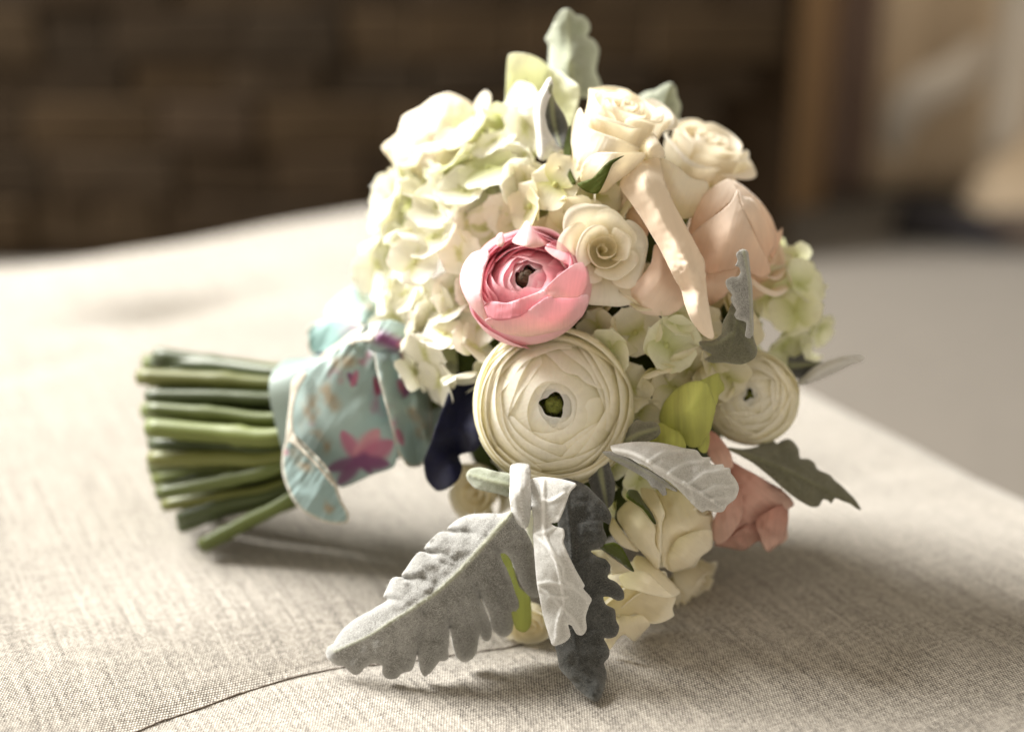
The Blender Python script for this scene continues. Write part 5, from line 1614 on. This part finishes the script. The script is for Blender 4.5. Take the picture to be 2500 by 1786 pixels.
for i, (ex, ey, ed, rx_, ry_, rd, tpx) in enumerate(stem_spec):
    a = P(ex, ey, ed)
    b = P(rx_, ry_ + rs.uniform(-18, 18), rd + rs.uniform(-.004, .004))
    a = P(ex + rs.uniform(-10, 14), ey + rs.uniform(-9, 9), ed)
    r = tpx * rs.uniform(0.50, 0.72) * ed / F
    a.z = max(a.z, r + 0.001)
    b.z = max(b.z, r + 0.004)
    hub = P(1010 + rs.uniform(-30, 30), 930 + (ry_ - 1030) * 0.42, 0.690 + (rd - 0.70) * 0.6)
    end = P(1330 + rs.uniform(-80, 80), 880 + rs.uniform(-90, 120), 0.70 + rs.uniform(-.03, .03))
    ctrl = np.array([a, a.lerp(b, 0.5) + Vector((0, 0, rs.uniform(-.0015, .0015))), b, hub, end])
    n = 26
    path = catmull(ctrl, np.linspace(0, 1, n))
    rad = [r * (1.05 - 0.12 * k / n + 0.025 * math.sin(k * 0.9 + i)) for k in range(n)]
    node = rs.randint(3, 9)
    rad[node] *= 1.15
    st = tube('stem', path, rad, M['stem_b'] if i in (2, 8, 11) else M[('stem', 'stem_d', 'stem_c', 'stem', 'stem_d')[(i * 7) % 5]], bouquet)
    # pale cut face
    t = (Vector(path[0]) - Vector(path[1])).normalized()
    st.data.transform(Matrix.Translation(-BASE))
    q = t.to_track_quat('Z', 'Y')
    vs = [Vector(path[0]) + q @ Vector((rad[0] * 0.93 * math.cos(k * math.pi / 6), rad[0] * 0.93 * math.sin(k * math.pi / 6), 0.0004)) - BASE for k in range(12)]
    vs.append(Vector(path[0]) + t * 0.0008 - BASE)
    mesh_obj('cut_face', vs, [(k, (k + 1) % 12, 12) for k in range(12)], M['cut'], st, False)


# ---- ribbons
TEAL, TEALD, HEM = srgb(166, 187, 184), srgb(150, 174, 173), srgb(208, 201, 186)
PINK, PURP, BROWN, CRIM, WHITE = srgb(184, 112, 140), srgb(128, 72, 116), srgb(168, 148, 118), srgb(160, 40, 84), srgb(236, 236, 228)


def print_fn(marks, hem=5.0, ground=TEAL, hem_where=None):
    def color(q, edge, ctx):
        c = np.tile(np.array(ground), (len(q), 1))
        for (kind, x0, y0, x1, y1, w, colr) in marks:
            a, b = z7([(x0, y0), (x1, y1)])
            dd, fr = seg_dist(q, [a, b])
            w_ = w / 2.194
            if kind == 'petal':
                ww = w_ * np.sin(np.clip(fr * 0.85 + 0.15, 0, 1) * math.pi) ** 0.6
                k = 0.92 * np.clip(1.8 * (1 - dd / np.maximum(ww, 1)), 0, 1)
            elif kind == 'speck':
                k = 0.8 * np.clip(1.3 * (1 - dd / w_), 0, 1) * np.clip(0.55 + 0.9 * vnoise(q / 17.0, int(x0)), 0, 1)
            else:
                k = np.clip(1.3 * (1 - dd / w_), 0, 1)
            c = c * (1 - k[:, None]) + np.array(colr) * k[:, None]
        if hem:
            k = np.clip(1.6 - edge / hem, 0, 1)
            c = c * (1 - k[:, None]) + np.array(HEM) * k[:, None]
        return c
    return color


LILY = [('petal', 1265, 1050, 1170, 900, 56, PINK), ('petal', 1265, 1050, 1370, 890, 74, srgb(204, 150, 160)), ('petal', 1275, 1060, 1450, 960, 84, PINK), ('petal', 1270, 1070, 1430, 1080, 54, PURP),
        ('petal', 1260, 1060, 1090, 1110, 48, PURP), ('petal', 1260, 1070, 1150, 1190, 50, PURP), ('blob', 1265, 1060, 1290, 1045, 44, PURP), ('petal', 1280, 1080, 1340, 1130, 24, PURP)]
marksA = LILY + [('speck', 1000, 720, 1010, 900, 70, BROWN), ('speck', 1005, 840, 1005, 850, 40, srgb(176, 110, 110)), ('speck', 1370, 700, 1370, 780, 60, PINK), ('petal', 1350, 620, 1370, 720, 20, CRIM),
                 ('speck', 1150, 540, 1230, 530, 50, BROWN), ('speck', 1290, 530, 1310, 500, 40, PINK)]
marksA += [('speck', 1090, 680, 1130, 760, 60, BROWN), ('speck', 1060, 950, 1100, 1000, 56, BROWN), ('speck', 1130, 600, 1160, 620, 44, srgb(184, 140, 150)), ('petal', 1210, 600, 1250, 660, 26, PURP), ('petal', 1250, 590, 1225, 670, 26, PINK)]
marksB = [('speck', 1060, 1280, 1110, 1320, 40, BROWN), ('speck', 920, 1030, 990, 1090, 50, BROWN), ('blob', 870, 1010, 872, 1020, 22, PINK)]
marksC = [('petal', 1480, 640, 1520, 720, 30, PINK), ('petal', 1540, 650, 1500, 730, 26, PURP), ('speck', 1560, 800, 1600, 900, 60, BROWN), ('petal', 1470, 900, 1500, 980, 26, PINK), ('petal', 1590, 600, 1610, 680, 20, CRIM), ('blob', 1380, 400, 1460, 440, 60, PURP), ('petal', 1500, 430, 1600, 440, 40, PINK), ('petal', 1505, 440, 1530, 590, 34, CRIM), ('blob', 1440, 330, 1500, 330, 30, WHITE), ('speck', 1420, 800, 1430, 860, 50, PINK)]
marksE = [('blob', 1290, 100, 1300, 105, 34, CRIM), ('petal', 1390, 60, 1430, 170, 40, CRIM), ('speck', 1320, 150, 1340, 230, 80, BROWN), ('blob', 1280, 170, 1290, 200, 30, srgb(120, 130, 100)), ('speck', 1390, 270, 1400, 290, 40, BROWN)]

rb = empty('floral_ribbon', (0, 0, 0), bouquet)
rb['label'] = 'teal ribbon printed with pink lilies tied round the stems'


def ribbon_piece(name, pts, depth, marks, spacing=4.5, hem=4.0, bump=None, ground=TEAL):
    return sheet(name, z7(pts), depth, M['ribbon'], rb, BASE, spacing, bump, print_fn(marks, hem, ground), 0.0003)


soft = lambda amp, seed: (lambda q, e, c: amp * vnoise(q / 55.0, seed) + amp * 0.5 * vnoise(q / 22.0, seed + 1) + 0.0007 * vnoise(np.c_[q[:, 0] / 9.0 + q[:, 1] / 14.0, q[:, 1] / 40.0], seed + 2))
ribbon_piece('front_fold', [(905, 700), (940, 640), (1010, 570), (1130, 480), (1260, 410), (1330, 420), (1350, 480), (1370, 600), (1410, 780), (1440, 880), (1470, 1000), (1450, 1095), (1330, 1140), (1170, 1205), (1110, 1130),
                            (1020, 1030), (950, 960), (905, 900), (890, 800)],
             [(715, 960, 0.668), (735, 1070, 0.664), (880, 830, 0.660), (820, 1000, 0.646), (900, 1000, 0.648), (960, 1120, 0.656), (835, 1185, 0.668), (760, 920, 0.655), (840, 900, 0.648), (930, 950, 0.656)],
             marksA, hem=0, bump=lambda q, e, c: 0.0022 * vnoise(q / 55.0, 3) + 0.0016 * np.sin((q[:, 0] * 0.9 + q[:, 1] * 0.35) / 17.0) * np.clip((q[:, 0] - 790) / 90, 0, 1) + 0.0012 * vnoise(np.c_[q[:, 0] / 12.0 + q[:, 1] / 20.0, q[:, 1] / 60.0], 31) * np.clip((980 - q[:, 1]) / 120, 0.2, 1))
ribbon_piece('tail', [(858, 1010), (880, 940), (920, 925), (960, 960), (1030, 1030), (1090, 1095), (1140, 1180), (1170, 1270), (1208, 1340), (1205, 1392), (1130, 1402), (1050, 1380), (960, 1330), (910, 1270), (870, 1180), (853, 1100)],
             [(690, 1100, 0.662), (720, 1070, 0.655), (790, 1140, 0.646), (700, 1200, 0.660), (760, 1255, 0.654), (845, 1270, 0.648), (820, 1180, 0.644)],
             marksB, hem=5.0, bump=soft(0.001, 6), ground=TEALD)
ribbon_piece('rolled_edge', [(905, 640), (960, 590), (985, 600), (940, 680), (912, 780), (912, 900), (955, 985), (1030, 1065), (1095, 1135), (1145, 1200), (1120, 1190), (1050, 1105), (960, 1015), (890, 960), (870, 1000), (880, 860), (895, 740)],
             [(712, 940, 0.660), (745, 920, 0.654), (705, 1060, 0.655), (730, 1050, 0.648), (780, 1140, 0.643), (820, 1190, 0.642)], [], hem=14, bump=soft(0.0006, 9), ground=srgb(206, 212, 203))  # whitish ground paints the turned edge as if lit
ribbon_piece('side_fold', [(1340, 420), (1380, 360), (1470, 330), (1560, 350), (1600, 430), (1612, 560), (1640, 700), (1655, 850), (1655, 990), (1605, 1085), (1530, 1092), (1470, 1010), (1430, 850), (1390, 700), (1355, 560)],
             [(915, 830, 0.662), (1030, 840, 0.668), (960, 800, 0.656), (940, 930, 0.650), (985, 960, 0.660), (1045, 1030, 0.668), (970, 1080, 0.654), (1020, 1130, 0.662), (1000, 1000, 0.650)],
             marksC, bump=lambda q, e, c: 0.0042 * np.sin((q[:, 0] - 0.28 * q[:, 1]) / 11.0) * np.clip((q[:, 1] - 820) / 110, 0, 1) + 0.0016 * vnoise(q / 26, 4) + 0.0008 * vnoise(np.c_[q[:, 0] / 9.0, q[:, 1] / 40.0], 9))
ribbon_piece('knot', [(1270, 400), (1290, 350), (1350, 320), (1440, 310), (1520, 340), (1590, 400), (1590, 450), (1500, 470), (1420, 460), (1340, 480)],
             [(880, 820, 0.652), (950, 790, 0.650), (1020, 830, 0.656), (950, 850, 0.648), (950, 820, 0.642)],
             [('blob', 1370, 400, 1470, 440, 60, PURP), ('petal', 1480, 440, 1600, 430, 34, PINK), ('blob', 1340, 370, 1320, 400, 40, WHITE)], hem=0, bump=soft(0.002, 12))
ribbon_piece('loop', [(1090, 240), (1160, 170), (1250, 110), (1330, 70), (1400, 50), (1460, 120), (1490, 230), (1480, 290), (1420, 320), (1360, 350), (1290, 340), (1230, 310), (1150, 300), (1080, 290)],
             [(800, 750, 0.705), (870, 690, 0.712), (950, 670, 0.715), (970, 760, 0.690), (900, 790, 0.680), (880, 740, 0.690)], marksE, bump=soft(0.002, 14), ground=srgb(152, 178, 174))
ribbon_piece('loop', [(985, 400), (995, 345), (1060, 310), (1150, 300), (1240, 320), (1300, 350), (1260, 390), (1180, 430), (1110, 480), (1050, 500), (1000, 480)],
             [(755, 800, 0.700), (800, 780, 0.695), (880, 795, 0.670), (800, 850, 0.690), (830, 815, 0.680)], [('speck', 1180, 370, 1230, 350, 40, PINK)], bump=soft(0.0015, 16), ground=srgb(146, 182, 178))
ribbon_piece('bow_edge', [(1030, 560), (1070, 490), (1150, 430), (1230, 370), (1300, 350), (1340, 380), (1330, 420), (1250, 430), (1150, 490), (1080, 550)],
             [(780, 885, 0.676), (830, 835, 0.664), (900, 805, 0.652), (890, 830, 0.650), (820, 880, 0.664)], [], hem=10, bump=soft(0.001, 18), ground=WHITE)


def ribbon_wrap():
    """the band wound round the stem bundle under the bow"""
    n, m = 40, 12
    c0, c1 = P(735, 1035, 0.705), P(1050, 950, 0.690)
    ax = (c1 - c0).normalized()
    sx = ax.cross(Vector((0, 0, 1))).normalized()
    sy = ax.cross(sx)
    vs, us, cols = [], [], []
    for j in range(m):
        t = j / (m - 1)
        c = c0.lerp(c1, t)
        r = 0.0335 * (1 - t) + 0.027 * t
        for i in range(n + 1):
            a = 2 * math.pi * i / n
            rr = r * (1 + 0.04 * math.sin(5 * a + 6 * t))
            p = c + sx * math.cos(a) * rr + sy * math.sin(a) * rr
            p.z = max(p.z, 0.002)
            vs.append(p - BASE)
            us.append((i / n, t))
            k = 0.5 + 0.5 * vnoise(np.array([[a * 2, t * 5]]), 7)[0]
            cols.append(tuple(np.array(TEALD) * (1 - 0.3 * k) + np.array(BROWN) * 0.3 * k))
    mesh_obj('wrap', vs, grid_faces(n + 1, m), M['ribbon'], rb, True, us, cols)


ribbon_wrap()

nv_ = empty('navy_ribbon', (0, 0, 0), bouquet)
nv_['label'] = 'navy velvet ribbon hanging behind the large cream ranunculus'
sheet('tail', z7([(1790, 590), (1870, 630), (1970, 720), (1960, 900), (1890, 1005), (1802, 1032), (1818, 1100), (1792, 1170), (1730, 1216), (1685, 1224), (1650, 1195), (1622, 1150), (1612, 1060), (1648, 970), (1680, 870), (1728, 740)]),
      [(1115, 910, 0.645), (1180, 960, 0.632), (1150, 1080, 0.634), (1125, 1100, 0.646), (1040, 1130, 0.642), (1085, 1190, 0.640), (1075, 1060, 0.632), (1120, 1000, 0.634), (1100, 1130, 0.634)], M['navy'], nv_, BASE, 6, lambda q, e, c: 0.0030 * np.sin((q[:, 0] + 0.45 * q[:, 1]) / 19.0) + 0.0012 * vnoise(q / 25.0, 22), None, 0.0006)
sheet('loop', z7([(1030, 500), (1050, 480), (1100, 475), (1120, 500), (1080, 520), (1040, 530)]), [(775, 870, 0.69), (800, 858, 0.685), (800, 875, 0.685)], M['navy'], nv_, BASE, 7, None, None, 0.0008)
